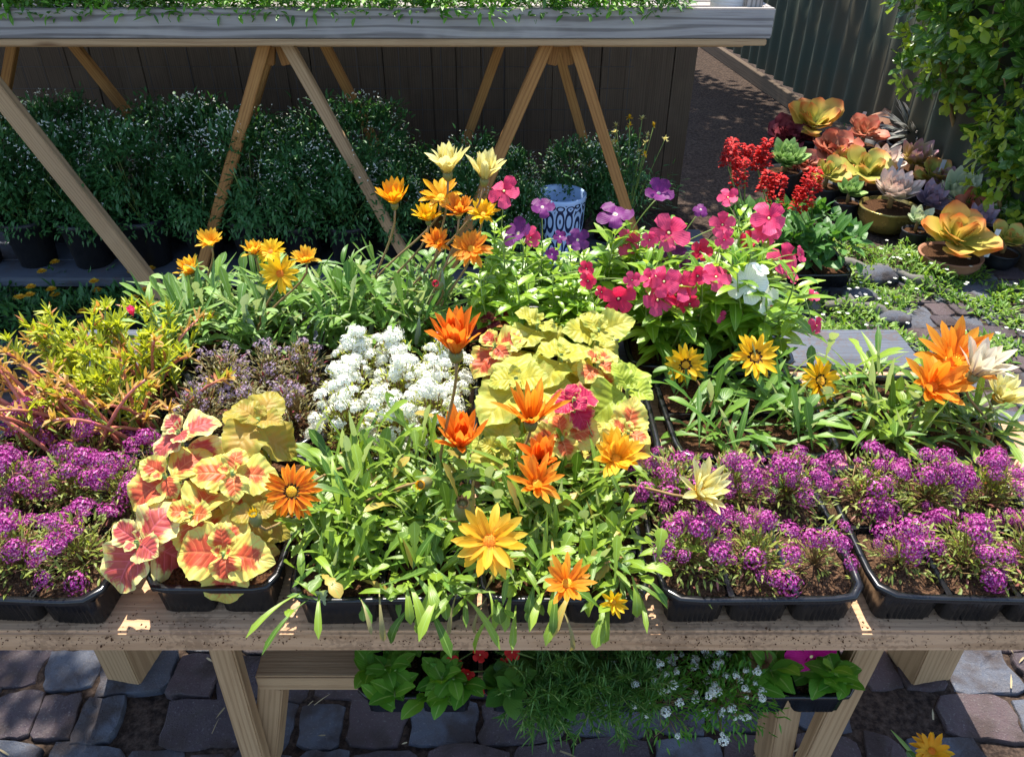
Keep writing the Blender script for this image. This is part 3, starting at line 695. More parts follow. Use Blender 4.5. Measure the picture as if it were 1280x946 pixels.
def vflower(parent, cpt, size, kind, tilt=50, side=0, r=rng):
    ax, s1, s2 = frame(axis_of(tilt, side)); L = size*.52; f = MB(); m = 5
    az = np.linspace(0, 2*np.pi, m, endpoint=False)+r.uniform(0, 1.2); rad = np.cos(az)[:, None]*s1+np.sin(az)[:, None]*s2
    an = np.clip(R_(r.uniform(58, 88))+r.normal(0, .16, m), .6, 1.8)[:, None]; D = ax*np.cos(an)+rad*np.sin(an); N = ax*np.sin(an)-rad*np.cos(an)
    leaves(f, A3(cpt)+rad*L*.04, D, N, L*r.uniform(.92, 1.08, m), L*.84, r.normal(.35, .4, m), pr_vinca, 6, 5, r.uniform(-.15, .2), .22)
    tube(f, [A3(cpt)-ax*L*.75, A3(cpt)-ax*L*.05, A3(cpt)+ax*L*.01], [L*.05, L*.05, L*.09], 6)
    fo = f.build('flower', P_[kind], parent)
    e = MB(); dome(e, A3(cpt)+ax*L*.01, ax, L*.08, L*.04, ns=8); e.build('flower_eye', M['eye'], fo)
    return A3(cpt)-ax*L*.75
M['wilt'] = leaf_mat('wilted leaf', '#6e6a3c', '#a89c68', under='#8c8468', trans=.25)
M['eye'] = plain('flower eye', '#e8d890', .5)

def vinca(base, label, flowers=(), nst=9, h=(.09, .17), mat='vinca_leaf', Lf=(.04, .065), group=None, z=SOIL, spread=.05, lean=.35):
    r = np.random.default_rng(abs(int(base[0]*6101+base[1]*15013)) % 2**31)
    x, y = base; t = thing('vinca_plant', label, 'plant', (x, y, z), group); f = MB(); s = MB()
    tips = []
    for k in range(nst):
        a = r.uniform(0, 6.28); b0 = A3((x+r.normal(0, .015), y+r.normal(0, .015), z)); hh = r.uniform(*h)
        tip = A3((x+math.cos(a)*spread*r.uniform(.2, 1.4), y+math.sin(a)*spread*r.uniform(.2, 1.4), z+hh)); tips.append(tip)
        tube(s, curve(b0, tip, (math.cos(a)*.02, math.sin(a)*.02, 0)), np.linspace(.0024, .0013, 6), 5)
        for q_ in range(int(hh/.019)):
            fr = .12+.88*(q_+1)/int(hh/.019); p = b0+(tip-b0)*fr+A3((math.cos(a)*.02, math.sin(a)*.02, 0))*4*fr*(1-fr)
            az = a+q_*1.57+r.normal(0, .25)
            for sg in (0, math.pi):
                el = r.uniform(.0, .5)+fr**4*.6
                d_ = (math.cos(az+sg)*math.cos(el), math.sin(az+sg)*math.cos(el), math.sin(el))
                sc_ = (.65+.45*math.sin(min(fr, .95)*3.1)) if fr < .95 else .5
                leaves(f, p, d_, (0, 0, 1), r.uniform(*Lf)*sc_, r.uniform(.016, .024)*sc_, r.uniform(.2, 1.1), pr_ell, 5, 3, .22)
    f.build('foliage', M[mat], t); s.build('stem', M['stem_green'], t)
    for (px, py, sz, kind, *o_) in flowers:
        cpt = Q(px, py, y+(o_[2] if len(o_) > 2 else 0)); end = vflower(t, cpt, sz*mpp(cpt), kind, o_[0] if o_ else r.uniform(30, 75), o_[1] if len(o_) > 1 else r.uniform(-30, 30), r)
        tp = min(tips, key=lambda q_: np.linalg.norm(q_-end)); mb = MB(); tube(mb, curve(tp, end, (0, 0, .004)), .0011, 5); mb.build('flower_stalk', M['stem_green'], t)
    return t

def coleus(px, py, size, mat, label, z, zbase=SOIL, az0=None, tilt=18, side=0, pairs=4, dy=None, at=None, frill=.03):
    r = np.random.default_rng(int(px*31+py*17)); top = P(px, py, z); Rr = size*mpp(top)/2
    bx, by = (top.x, top.y) if at is None else at
    t = thing('coleus_plant', label, 'plant', (bx, by, zbase)); s = MB(); f = MB()
    ax, s1, s2 = frame(axis_of(tilt, side)); top = A3(top); a0 = r.uniform(0, 1.57) if az0 is None else az0
    tube(s, curve((bx, by, zbase), top, (0, 0, 0)), .0035, 6); s.build('stem', M['stem_green'], t)
    spec = [(.26, 62, .0), (.6, 34, .004), (1.0, 14, .012), (1.02, -4, .028), (.9, -14, .05)][:pairs+1]
    for k, (ls, el, dn) in enumerate(spec):
        for sg in (0, math.pi):
            a = a0+k*1.571+sg+r.normal(0, .2); e = R_(el+r.normal(0, 11)); rad = math.cos(a)*s1+math.sin(a)*s2
            d_ = rad*math.cos(e)+ax*math.sin(e); n_ = ax*math.cos(e)-rad*math.sin(e)
            L = Rr*ls*r.uniform(.9, 1.1)
            leaves(f, top-ax*dn*(Rr/.05)+rad*Rr*.05, d_, n_, L, L*r.uniform(.9, 1.12), r.uniform(.35, 1.5), pr_ovate, 16, 9, r.uniform(.05, .35), .17, teeth=frill)
    f.build('leaf', M[mat], t)
    return t

# alyssum flower clusters: a few shared variants, every cluster a part of its plant
def cluster_mesh(r, n=46, rad=.016, fs=.0034):
    mb = MB(); k = np.arange(n)+.5; ph = k*2.39996+r.uniform(0, 6); el = np.arcsin(np.clip(1-.98*k/n+r.normal(0, .05, n), .02, 1))
    nrm = np.stack([np.cos(ph)*np.cos(el), np.sin(ph)*np.cos(el), np.sin(el)], -1); pos = nrm*(rad*r.uniform(.62, 1.18, n))[:, None]*A3((1, 1, .75))
    rot = r.uniform(0, 6.28, n); s1 = unit(np.cross(nrm, (.3, .2, .9))); s2 = np.cross(nrm, s1)
    for q_ in range(4):
        a = rot+q_*1.571; rd = np.cos(a)[:, None]*s1+np.sin(a)[:, None]*s2
        leaves(mb, pos, rd+nrm*r.uniform(.0, .6, n)[:, None], nrm, fs*r.uniform(.85, 1.2, n), fs*.95, .5, pr_obov, 2, 3, .1)
    return mb
CLM = {}
def clusters(kind, mat, **kw):
    if kind not in CLM:
        CLM[kind] = [cluster_mesh(np.random.default_rng(100+i), **kw).mesh('flower_cluster', M[mat]) for i in range(5)]
    return CLM[kind]
def alyssum(x, y, z, label, group, kind='purple', rad=.06, hh=.05, ncl=12, nleaf=190, leaf='al_leaf', bias=(0, 0), kw=None, clm='fl_purple'):
    r = np.random.default_rng(abs(int(x*99991+y*7717+z*31)) % 2**31)
    t = thing('alyssum_plant', label, 'plant', (x, y, z), group); f = MB(); s = MB()
    D = rdirs(ncl, 15, 88, r); D[:, 0] += bias[0]; D[:, 1] += bias[1]; D = unit(D)
    tips = D*A3((rad, rad, hh))*r.uniform(.75, 1.12, (ncl, 1))
    ms = clusters(kind, clm, **(kw or {}))
    for tp, d_ in zip(tips, D):
        tube(s, curve((x, y, z), A3((x, y, z))+tp, (0, 0, .004), 5), .0008, 4)
        eu = Vector((0, 0, 1)).rotation_difference(Vector(unit(d_+A3((0, 0, .8))))).to_euler(); eu.z += 0; kk_ = r.uniform(.45, 1.2)
        place('flower_cluster', ms[r.integers(5)], t, Vector(tp), eu, kk_)
    m = nleaf; d_ = rdirs(m, -5, 85, r); fr = r.uniform(.25, 1.0, m)[:, None]; st = A3((x, y, z))+d_*A3((rad, rad, hh))*fr
    leaves(f, st, unit(d_+r.normal(0, .5, (m, 3))), (0, 0, 1), r.uniform(.008, .019, m), r.uniform(.0025, .0045, m), r.uniform(-.2, .8, m), pr_lance, 3, 3, .3)
    tw = rdirs(26, 10, 80, r)
    for q_ in tw: tube(s, curve((x, y, z), A3((x, y, z))+q_*A3((rad, rad, hh))*r.uniform(.6, 1), r.normal(0, .006, 3), 4), .0007, 3)
    f.build('foliage', M[leaf], t); s.build('stem', M['stem_brown'], t)
    return t

def whorls(mb, ctr, rad, n, m, L, W, prof=pr_obov, r=rng, mi=0, lo=-1.0, cl=0):
    ctr, rad = A3(ctr), A3(rad); d = unit(r.normal(0, 1, (n, 3))); d[:, 2] = np.where(d[:, 2] < lo, np.abs(d[:, 2]), d[:, 2])
    bl = 1+.16*np.sin(d[:, 0]*5+1)*np.sin(d[:, 2]*6+d[:, 1]*4); p = ctr+d*rad*((.55+.47*r.uniform(0, 1, n)**.6)*bl)[:, None]
    ax = unit(d*.8+A3((0, 0, .6))+r.normal(0, .35, (n, 3))); s1 = unit(np.cross(ax, (.31, .2, .9))); s2 = np.cross(ax, s1)
    for k in range(m):
        a = k*2.39996+r.uniform(0, .5, n); el = np.radians(75-58*k/(m-1)+r.normal(0, 8, n))[:, None]; rd = np.cos(a)[:, None]*s1+np.sin(a)[:, None]*s2
        sc_ = .55+.5*k/(m-1)
        leaves(mb, p-ax*(.006*k), rd*np.cos(el)+ax*np.sin(el), ax*np.cos(el)-rd*np.sin(el), r.uniform(*L, n)*sc_, r.uniform(*W, n)*sc_, r.uniform(.0, .8, n), prof, 4, 3, .25, mi=mi)
def shrub_leaves(mb, ctr, rad, n, L, W, prof=pr_ell, shell=.35, r=rng, bend=(.1, .8), up=.3, nt=3, fold=.25, cl=0, mi=0, jit=.6, lo=-1.0):
    """leaves through an ellipsoid volume, gathered in clumps"""
    ctr = A3(ctr); rad = A3(rad)
    d = unit(r.normal(0, 1, (n, 3))); d[:, 2] = np.where(d[:, 2] < lo, np.abs(d[:, 2]), d[:, 2]); rr = shell+(1-shell)*r.uniform(0, 1, n)**.5
    p = d*rr[:, None]
    if cl:
        cd = unit(r.normal(0, 1, (cl, 3))); cd[:, 2] = np.where(cd[:, 2] < lo, np.abs(cd[:, 2]), cd[:, 2]); cc = cd*(.55+.5*r.uniform(0, 1, cl))[:, None]
        k = r.integers(0, cl, n); p = cc[k]+r.normal(0, .16, (n, 3)); d = unit(p)
    leaves(mb, ctr+p*rad, unit(d*1.0+r.normal(0, jit, (n, 3))+A3((0, 0, up))), unit(A3((0, 0, 1))+.4*d), r.uniform(L[0], L[1], n), r.uniform(W[0], W[1], n), r.uniform(bend[0], bend[1], n), prof, nt, 3, fold, mi=mi)
# ================================================================== TABLE PLANTS
# --- front row: purple alyssum
def fill_alyssum(cells, label, group, **kw):
    for (x, y) in cells: alyssum(x+rng.normal(0, .006), y+rng.normal(0, .006), SOIL, label, group, **kw)
fill_alyssum(cT1, 'purple alyssum mound with yellowish leaves at the left end of the table', 'purple alyssum in the left end tray', rad=.066, hh=.08, ncl=19, nleaf=460)
for x, y in ((-.89, .74), (-.9, .9), (-.93, 1.02), (-.80, 1.02), (-.68, 1.0), (-.56, .97)):
    alyssum(x, y, TZ+.003, 'loose purple alyssum mound between the portulaca and the left table end', 'loose purple alyssum at the left', rad=.072, hh=.125, ncl=13, nleaf=460)
for i_, (x, y) in enumerate(cT4):
    alyssum(x, y, SOIL, 'purple alyssum mound in the middle purple alyssum tray, behind its bare soil corner', 'purple alyssum in the middle tray', rad=.066 if i_ != 2 else .045, hh=.085, ncl=22 if i_ != 2 else 8, nleaf=480 if i_ != 2 else 110)
for i_, (x, y) in enumerate(cT5):
    alyssum(x, y, SOIL, 'purple alyssum mound in the ribbed tray at the right end of the table front', 'purple alyssum in the right end tray', rad=.066 if i_ else .05, hh=.08, ncl=21 if i_ else 9, nleaf=480 if i_ else 160)
fill_alyssum(cM2, 'faded lilac alyssum mound with brownish stems beside the white alyssum', 'faded alyssum', kind='faded', clm='fl_faded', kw=dict(n=11, rad=.009, fs=.0028), rad=.058, hh=.09, ncl=26, nleaf=420, leaf='al_leaf_brown')
fill_alyssum(cM3, 'white alyssum mound of dense snowy clusters mid table', 'white alyssum', kind='white', clm='fl_white', kw=dict(n=26, rad=.0125, fs=.0042), rad=.056, hh=.115, ncl=38, nleaf=380, leaf='al_leaf_lime')

# --- front coleus
Zc = .86
for px, py, sz, m, z, lb, tl, sd in (
    (170, 676, 118, 'col_pink', .835, 'coleus with raspberry pink centres and cream edges at the front corner of the table', 35, -8),
    (279, 690, 112, 'col_red', .83, 'coleus with red centres and yellow edges beside the pink centred coleus at the table front', 35, 8),
    (205, 592, 108, 'col_red', .875, 'red centred coleus behind the raspberry pink one, touching the purple alyssum', 25, -10),
    (290, 588, 112, 'col_peach', .88, 'peach and yellow coleus directly behind the front red centred coleus', 22, 5),
    (222, 538, 88, 'col_pink', .905, 'bright pink coleus at the back of the front coleus tray, by the faded alyssum', 20, -15),
    (238, 640, 96, 'col_peach', .85, 'peach coleus filling the gap between the raspberry pink and the red centred coleus', 28, 0),
    (318, 640, 84, 'col_olive', .835, 'olive yellow coleus half hidden under the orange ringed gazania bloom', 25, 10),
    (322, 522, 104, 'col_olive', .90, 'olive yellow coleus with a pale leaf in front of the faded alyssum', 15, 15)):
    coleus(px, py, sz*1.12, m, lb, z, tilt=tl, side=sd, pairs=5 if py > 650 else 4)
# --- middle coleus
for px, py, sz, m, z, lb, tl, sd in (
    (645, 472, 128, 'col_yellow', .90, 'largest plain yellow coleus, right beside the white alyssum', 20, -10),
    (702, 440, 112, 'col_yellow', .90, 'plain yellow coleus in the centre of the middle coleus tray', 15, 0),
    (672, 402, 92, 'col_yellow', .89, 'plain yellow coleus at the back of its tray below the orange gazanias', 10, 0),
    (748, 410, 96, 'col_yellow', .89, 'plain yellow coleus at the back of its tray below the vinca', 10, 10),
    (618, 430, 92, 'col_red', .87, 'red and cream coleus behind the tall orange gazania bud, by the white alyssum', 20, -15),
    (612, 402, 64, 'col_maroon', .86, 'small maroon coleus at the back corner beside the white alyssum', 10, -15),
    (785, 482, 112, 'col_lime', .88, 'lime green coleus at the tray edge nearest the ringed yellow gazanias', 18, 15),
    (718, 497, 66, 'col_magenta', .91, 'small magenta coleus in the midst of the yellow ones', 20, 0),
    (702, 545, 104, 'col_peach', .86, 'pink and peach coleus in front of the small magenta coleus', 30, 0),
    (785, 538, 92, 'col_peach', .86, 'peach yellow coleus in front of the lime green coleus', 25, 12),
    (748, 452, 74, 'col_peach', .89, 'small peach coleus between the yellow and the lime green coleus', 15, 10),
    (622, 560, 84, 'col_yellow', .83, 'low yellow coleus leaf cluster behind the red orange gazania', 30, -8)):
    coleus(px, py, sz*1.04, m, lb, z, tilt=tl+rng.normal(0, 8), side=sd, pairs=4, frill=.045)

# --- portulaca (middle left)
def portulaca(x, y, label, n=26, pink=.5, lean=(0, 0), seed=1, z=SOIL, L=(.10, .17)):
    r = np.random.default_rng(seed); t = thing('portulaca_plant', label, 'plant', (x, y, z), None); s = MB(); f = MB(); s2 = MB(); f2 = MB()
    for k in range(n):
        a = r.uniform(0, 6.28); el = R_(r.uniform(25, 80)); ln = r.uniform(*L)
        d = unit(A3((math.cos(a)*math.cos(el)+lean[0], math.sin(a)*math.cos(el)+lean[1], math.sin(el))))
        isp = r.random() < pink; b = A3((x+r.normal(0, .03), y+r.normal(0, .03), z)); e = b+d*ln
        pts = curve(b, e, (0, 0, .02), 7)
        tube(s if isp else s2, pts, np.linspace(.0036, .0022, 7) if isp else np.linspace(.0022, .0014, 7), 6)
        m = 16 if isp else 40; fr = r.uniform(.55 if isp else .12, 1.0, m); fr[:6] = 1.0; p = b+(e-b)*fr[:, None]+A3((0, 0, .02))*(4*fr*(1-fr))[:, None]
        dd = unit(d+r.normal(0, .75, (m, 3))+A3((0, 0, .2)))
        leaves(f, p, dd, (0.1, 0, 1), r.uniform(.014, .030, m), r.uniform(.0042, .0062, m), r.uniform(-.4, .5, m), pr_need, 3, 3, .7, mi=int(isp))
    s.build('pink_stem', M['stem_pink'], t); s2.build('stem', M['stem_green'], t); f.build('foliage', [M['port_leaf'], M['port_tip']], t)
    return t
pl_ = ['yellow green portulaca with fleshy needle leaves behind the pink stemmed one', 'yellow green portulaca touching the faded alyssum', 'portulaca with long bare pink stems reaching out over the table end', 'portulaca with pink stems between the purple and the faded alyssum']
t_p = []
for i_, ((x, y), pk, ln) in enumerate(zip((cM1[2], cM1[3], cM1[0], cM1[1]), (.12, .12, .9, .6), ((0, 0), (.0, 0), (-.7, .1), (-.2, -.1)))):
    t_p.append(portulaca(x+.01, y+.01, pl_[i_], 34 if pk < .2 else 24, pk, ln, 40+i_, L=(.11, .18)))
for px, py in ((447//2.665, 300+255/2.665), (165, 392)):
    cpt = Q(px, py, 1.19); mb = MB(); s_ = .014; ax, s1, s2 = frame(axis_of(10)); az = np.linspace(0, 6.28, 5, endpoint=False); rad = np.cos(az)[:, None]*s1+np.sin(az)[:, None]*s2
    leaves(mb, A3(cpt), ax+rad*.25, -rad, s_*1.6, s_*1.1, .1, pr_obov, 4, 3, .3); mb.build('flower', P_['hot_pink'], t_p[0]); break

# --- front gazanias (two trays)
G = gazania
G(cT3[4], 'gazania with an orange ringed bloom facing out beside the front coleus', [(365, 614, 68, .97, 'orange_ring', dict(tilt=52, side=-5, disc='disc_gold', npet=22, z=.875, pw_=.24))], lobed=.5, W=.009, n=100, L=(0.056, 0.106), buds=[(319, 648, 24, 'yellow', .86)], h=.07)
G(cT3[5], 'tall gazania with one large half closed orange bloom in front of the white alyssum', [(569, 424, 62, .24, 'red_orange', dict(tilt=8, npet=22, pw_=.24, dy=-.04)), (576, 546, 56, .34, 'red_orange', dict(tilt=12, side=4, z=.885, npet=20, pw_=.22))], lobed=.5, W=.009, n=94, L=(0.050, 0.099), h=.07)
G(cT3[2], 'leafy gazania with a closed yellow bud near the front coleus', [], lobed=.5, W=.009, n=110, L=(0.050, 0.092), buds=[(530, 604, 26, 'amber', .875)], h=.06)
G(cT3[3], 'leafy gazania with a brown closed bud among tangled leaves', [], lobed=.5, W=.009, n=100, L=(0.043, 0.086), buds=[(578, 636, 34, 'wilted', .865)], h=.06)
G(cT3[0], 'flowerless gazania at the front corner of its tray with lush leaves', [], lobed=.5, W=.009, n=87, L=(0.037, 0.073), hang=9)
G(cT3[1], 'gazania with wilted leaves hanging over the table edge', [], lobed=.5, W=.009, n=72, L=(0.037, 0.073), hang=25)
G(cT3b[4], 'gazania with spidery orange blooms one above the other in front of the coleus', [(664, 515, 66, .42, 'orange', dict(tilt=10, npet=14, z=.905, pw_=.18)), (671, 602, 62, .6, 'orange', dict(tilt=25, npet=13, z=.875, pw_=.24)), (676, 572, 46, .4, 'red_orange', dict(tilt=20, z=.88))], lobed=.5, W=.009, n=81, L=(0.043, 0.086), h=.06)
G(cT3b[5], 'gazania with one amber cup shaped bloom in front of the peach coleus', [(771, 569, 54, .5, 'gold', dict(tilt=20, npet=19, z=.885))], lobed=.5, W=.009, n=79, L=(0.043, 0.079))
G(cT3b[2], 'gazania with the largest golden bloom facing upward at the table front', [(612, 676, 86, .86, 'gold', dict(tilt=38, npet=15, disc='disc_orange', z=.885))], lobed=.5, W=.009, n=97, L=(0.043, 0.086), hang=6)
G(cT3b[3], 'leafy gazania behind the small orange bloom at the front edge', [], lobed=.5, W=.009, n=94, L=(0.037, 0.073), h=.04)
G(cT3b[0], 'gazania with long limp leaves drooping over the table edge', [], lobed=.5, W=.009, n=66, L=(0.037, 0.073), hang=25)
G(cT3b[1], 'gazania with a ragged orange bloom and a small yellow bud low at the front edge', [(709, 727, 60, .62, 'orange', dict(tilt=25, npet=12, z=.845, pw_=.24)), (767, 753, 34, .7, 'yellow', dict(tilt=60, npet=9, z=.80))], lobed=.5, W=.009, n=87, L=(0.031, 0.066), hang=16)
G((.225, .90), 'gazania with a pale cream half open bloom over the purple alyssum', [(880, 612, 62, .5, 'cream', dict(tilt=30, side=18, npet=13, z=.88, pw_=.24))], lobed=.5, W=.009, n=20, L=(0.031, 0.059))
# --- ringed yellow gazanias
G(cM5[2], 'ringed yellow gazania whose bloom faces out below the vinca, nearest the lime coleus', [(857, 456, 48, .85, 'yellow_ring', dict(tilt=62, disc='disc_gold', npet=15))], n=30, mat='gaz_leaf_dark', L=(.06, .10))
G(cM5[3], 'gazania with a yellow bloom tipped upward between the two other ringed yellow ones', [(944, 446, 56, .82, 'yellow_ring', dict(tilt=45, side=8, disc='disc_gold', dy=-.03))], n=30, mat='gaz_leaf_dark', L=(.06, .10))
G((cM5[3][0]+.05, cM5[1][1]+.07), 'ringed yellow gazania whose tilted bloom hangs over the bare planks', [(1025, 476, 54, .9, 'yellow_ring', dict(tilt=55, side=28, disc='disc_gold'))], n=26, mat='gaz_leaf_dark', L=(.06, .10), buds=[(978, 530, 24, 'wilted')])
G(cM5[0], 'flowerless gazania rosette of narrow bright leaves next to the peach coleus', [], n=30, mat='gaz_leaf_dark', L=(.07, .12), lobed=.5, h=.02)
G(cM5[1], 'flowerless gazania rosette of narrow bright leaves behind the middle purple alyssum', [], n=32, mat='gaz_leaf_dark', L=(.07, .12), lobed=.5, h=.02)
# --- orange gazanias near the bare end
G(cM6[0], 'gazania with one big clear orange bloom on a brown stalk near the bare table end', [(1169, 480, 74, .62, 'orange', dict(tilt=30, npet=14, disc='disc_orange'))], n=46, L=(.07, .12))
G(cM6[1], 'gazania with a closed whitish striped bloom and a pale yellow one at the table end', [(1226, 456, 58, .4, 'white_stripe', dict(tilt=5, side=10, npet=10)), (1254, 492, 50, .5, 'cream', dict(tilt=15, side=10))], n=46, L=(.07, .12))
G(cM6[3], 'gazania with a wide orange bloom behind the big clear orange one', [(1196, 447, 90, .66, 'orange', dict(tilt=22, npet=14, dy=-.06))], n=36, L=(.06, .11))
G(cM6[2], 'flowerless gazania with upright leaves standing by the bare grey plank', [], n=44, L=(.08, .14), h=.05, mat='gaz_leaf')
# --- back left yellow gazanias
G(cB1[2], 'yellow gazania with two pointed blooms at the back left corner of the table', [(262, 301, 32, .6, 'gold', dict(tilt=15)), (237, 336, 28, .4, 'gold', dict(tilt=10, side=-15))], n=90, mat='gaz_leaf_grey', L=(.06, .10), h=.10, W=.012)
G(cB1[3], 'yellow gazania with two blooms side by side next to the grey green leaves', [(338, 314, 34, .78, 'yellow', dict(tilt=30, disc='disc_orange')), (317, 313, 22, .4, 'gold', dict(tilt=10))], n=90, mat='gaz_leaf_grey', L=(.06, .10), h=.10, W=.012)
G(cB1[0], 'flowerless grey green gazania behind the yellow portulaca', [], n=90, mat='gaz_leaf_grey', L=(.06, .10), h=.10, W=.012)
G(cB1[1], 'yellow gazania with a star shaped bloom above the faded alyssum', [(350, 342, 48, .88, 'yellow', dict(tilt=58, disc='disc_orange', npet=13)), (382, 323, 32, .62, 'gold', dict(tilt=20))], n=90, mat='gaz_leaf_grey', L=(.06, .10), h=.10, W=.012)
# --- back orange and cream gazanias
G(cB2[2], 'tall gazania with orange and yellow blooms nearest the rack legs', [(492, 246, 38, .42, 'amber', dict(tilt=10)), (551, 244, 50, .72, 'amber', dict(tilt=22, npet=11)), (535, 270, 30, .45, 'yellow', dict(tilt=10))], n=110, L=(.06, .10), mat='gaz_leaf_dark', h=.12, W=.011)
G(cB2[3], 'tallest gazania with two cream white cup blooms at the back of the table', [(559, 204, 42, .36, 'cream', dict(tilt=5, npet=14)), (607, 212, 40, .30, 'cream', dict(tilt=5, side=6, npet=14)), (604, 266, 36, .7, 'yellow', dict(tilt=22))], n=110, L=(.06, .10), mat='gaz_leaf_dark', h=.12, W=.011)
G(cB2[0], 'gazania with one small orange bloom behind the white alyssum', [(547, 302, 34, .62, 'orange', dict(tilt=25, dy=.05))], n=110, L=(.06, .10), mat='gaz_leaf_dark', h=.12, W=.011)
G(cB2[1], 'gazania with a bright orange daisy bloom above a red bud', [(589, 310, 48, .74, 'orange', dict(tilt=35, npet=18)), (573, 262, 38, .55, 'orange', dict(tilt=15, dy=.05))], n=110, L=(.06, .10), mat='gaz_leaf_dark', h=.12, W=.011, buds=[(548, 357, 18, 'crimson')])
G((-.385, 1.40), 'dense leafy gazania between the yellow blooms and the white alyssum', [], n=110, L=(.05, .09), mat='gaz_leaf_dark', h=.15, spread=.05, W=.012, z=TZ+.003)

# --- vinca
V = vinca
V(cB3[2], 'vinca with a tall pink bloom next to the cream gazanias', [(630, 239, 40, 'hot_pink', 45, 0), (648, 292, 40, 'purple', 40, -20), (663, 297, 28, 'hot_pink', 60, 30)], nst=13, h=(.12, .22))
V(cB3[3], 'purple flowered vinca standing in front of the blue pot', [(678, 259, 30, 'dark_purple', 40, 0), (722, 300, 30, 'purple', 60, 0), (700, 296, 18, 'dark_purple', 40, 20)], nst=12, h=(.10, .19))
V(cB3[0], 'vinca of pointed bright leaves with hardly any flowers behind the yellow coleus', [(733, 336, 20, 'crimson', 50, 0, -0.03), (690, 318, 18, 'dark_purple', 60, 0, -.04)], nst=14, h=(.11, .19))
V(cB3[1], 'vinca with red blooms low down behind the yellow coleus', [(773, 373, 40, 'crimson', 65, 0, -0.05), (735, 351, 22, 'crimson', 60, 0, -0.05), (790, 350, 22, 'hot_pink', 60, 0, -.04), (752, 365, 16, 'crimson', 60, 0, -.04)], nst=14, h=(.10, .17))
V((.235, 1.45), 'vinca with ruffled purple blooms between the blue pot and the pink vinca', [(769, 268, 44, 'dark_purple', 30, 0), (823, 242, 38, 'dark_purple', 35, 5), (783, 304, 34, 'hot_pink', 60, 0)], nst=12, h=(.13, .22), Lf=(.05, .075))
V(cB4[2], 'vinca with wide hot pink blooms at the back, beside the purple one', [(836, 291, 50, 'hot_pink', 50, 0, -0.02), (844, 325, 40, 'purple', 60, 0, -0.02), (875, 315, 30, 'crimson', 55, 10, -0.02), (876, 262, 20, 'dark_purple', 40, 0, -0.02), (903, 281, 32, 'hot_pink', 55, 0, -0.02), (812, 300, 22, 'hot_pink', 60, 0, -.03), (858, 335, 28, 'dark_purple', 40, 30, -.03)], nst=13, h=(.13, .22), Lf=(.05, .075))
V(cB4[3], 'tall pink vinca at the back nearest the red salvia', [(961, 273, 44, 'hot_pink', 50, 0, -0.02), (955, 289, 40, 'hot_pink', 65, 10, -0.02), (910, 247, 26, 'hot_pink', 40, 0, -0.02), (980, 326, 46, 'hot_pink', 50, 20, -0.02), (925, 322, 44, 'white', 30, 0, -0.02), (935, 300, 24, 'crimson', 40, 0, -.02), (1000, 318, 22, 'hot_pink', 60, 40, -.02)], nst=15, h=(.13, .24), Lf=(.05, .08))
V(cB4[0], 'pink vinca with a dense flower bunch above the ringed yellow gazanias', [(830, 352, 38, 'hot_pink', 60, -10, -0.05), (852, 357, 40, 'hot_pink', 50, 10, -0.05), (822, 375, 40, 'hot_pink', 60, 0, -0.05), (845, 368, 34, 'crimson', 65, 0, -0.05), (895, 346, 38, 'hot_pink', 40, 0, -0.05), (872, 345, 26, 'crimson', 60, 0, -0.05), (812, 348, 26, 'hot_pink', 30, -40, -.05), (862, 380, 26, 'crimson', 80, 20, -.06), (905, 300, 24, 'hot_pink', 70, 0, .0)], nst=14, h=(.12, .21), Lf=(.05, .075))
V(cB4[1], 'white flowered vinca among the pink ones, beside the bare grey plank', [(934, 355, 50, 'white', 50, -10, -0.05), (955, 375, 38, 'white', 60, 30, -0.05), (1015, 370, 20, 'hot_pink', 30, 20, -0.05), (1021, 407, 22, 'hot_pink', 60, 20, -0.05), (960, 388, 14, 'crimson', 60, 0, -0.05), (985, 345, 26, 'hot_pink', 30, 40, -.04), (948, 340, 26, 'white', 20, 20, -.05), (900, 395, 16, 'hot_pink', 60, 0, -.06)], nst=17, h=(.11, .22), Lf=(.055, .085), spread=.075)

# ================================================================== LOWER SHELF PLANTS
SS = SZ+.045
cL = [tray(x0, x0+.20, .765, .96, 2, 2, SZ, lb) for x0, lb in ((-.245, 'black seedling tray of leafy petunias under the table'), (-.035, 'black seedling tray of red begonias under the table'), (.175, 'black seedling tray under the white lobelia below the table'), (.385, 'black seedling tray of the magenta petunia below the table'))]
def leafy(x, y, z, label, mat='pet_leaf', n=34, L=(.035, .065), Wr=.6, h=.07, rad=.05, group=None, name='petunia_plant', fls=(), up=(10, 70), prof=pr_ell, bend=(.3, 1.0), fwd=0.0):
    r = np.random.default_rng(abs(int(x*9199+y*3571+z*11)) % 2**31); t = thing(name, label, 'plant', (x, y, z), group); f = MB(); s = MB()
    for k in range(6):
        tip = A3((x, y-fwd, z))+rdirs(1, 20, 85, r)[0]*A3((rad, rad, h)); tube(s, curve((x, y, z), tip, (0, 0, .005), 5), .0016, 5)
        m = max(2, n//6); d = rdirs(m, *up, r); fr = r.uniform(.3, 1, m)[:, None]
        leaves(f, A3((x, y, z))+(tip-A3((x, y, z)))*fr, d, (0, 0, 1), (l_ := r.uniform(*L, m)), l_*Wr, r.uniform(*bend, m), prof, 5, 5, .15, .06)
    f.build('foliage', M[mat], t); s.build('stem', M['stem_green'], t)
    for (px, py, sz, kind, tl) in fls:
        cpt = Q(px, py, min(y-.03, .80)); end = vflower(t, cpt, sz*mpp(cpt), kind, tl, r.uniform(-15, 15), r); mb = MB(); tube(mb, curve((x, y, z+.02), end), .0012, 5); mb.build('flower_stalk', M['stem_green'], t)
    return t
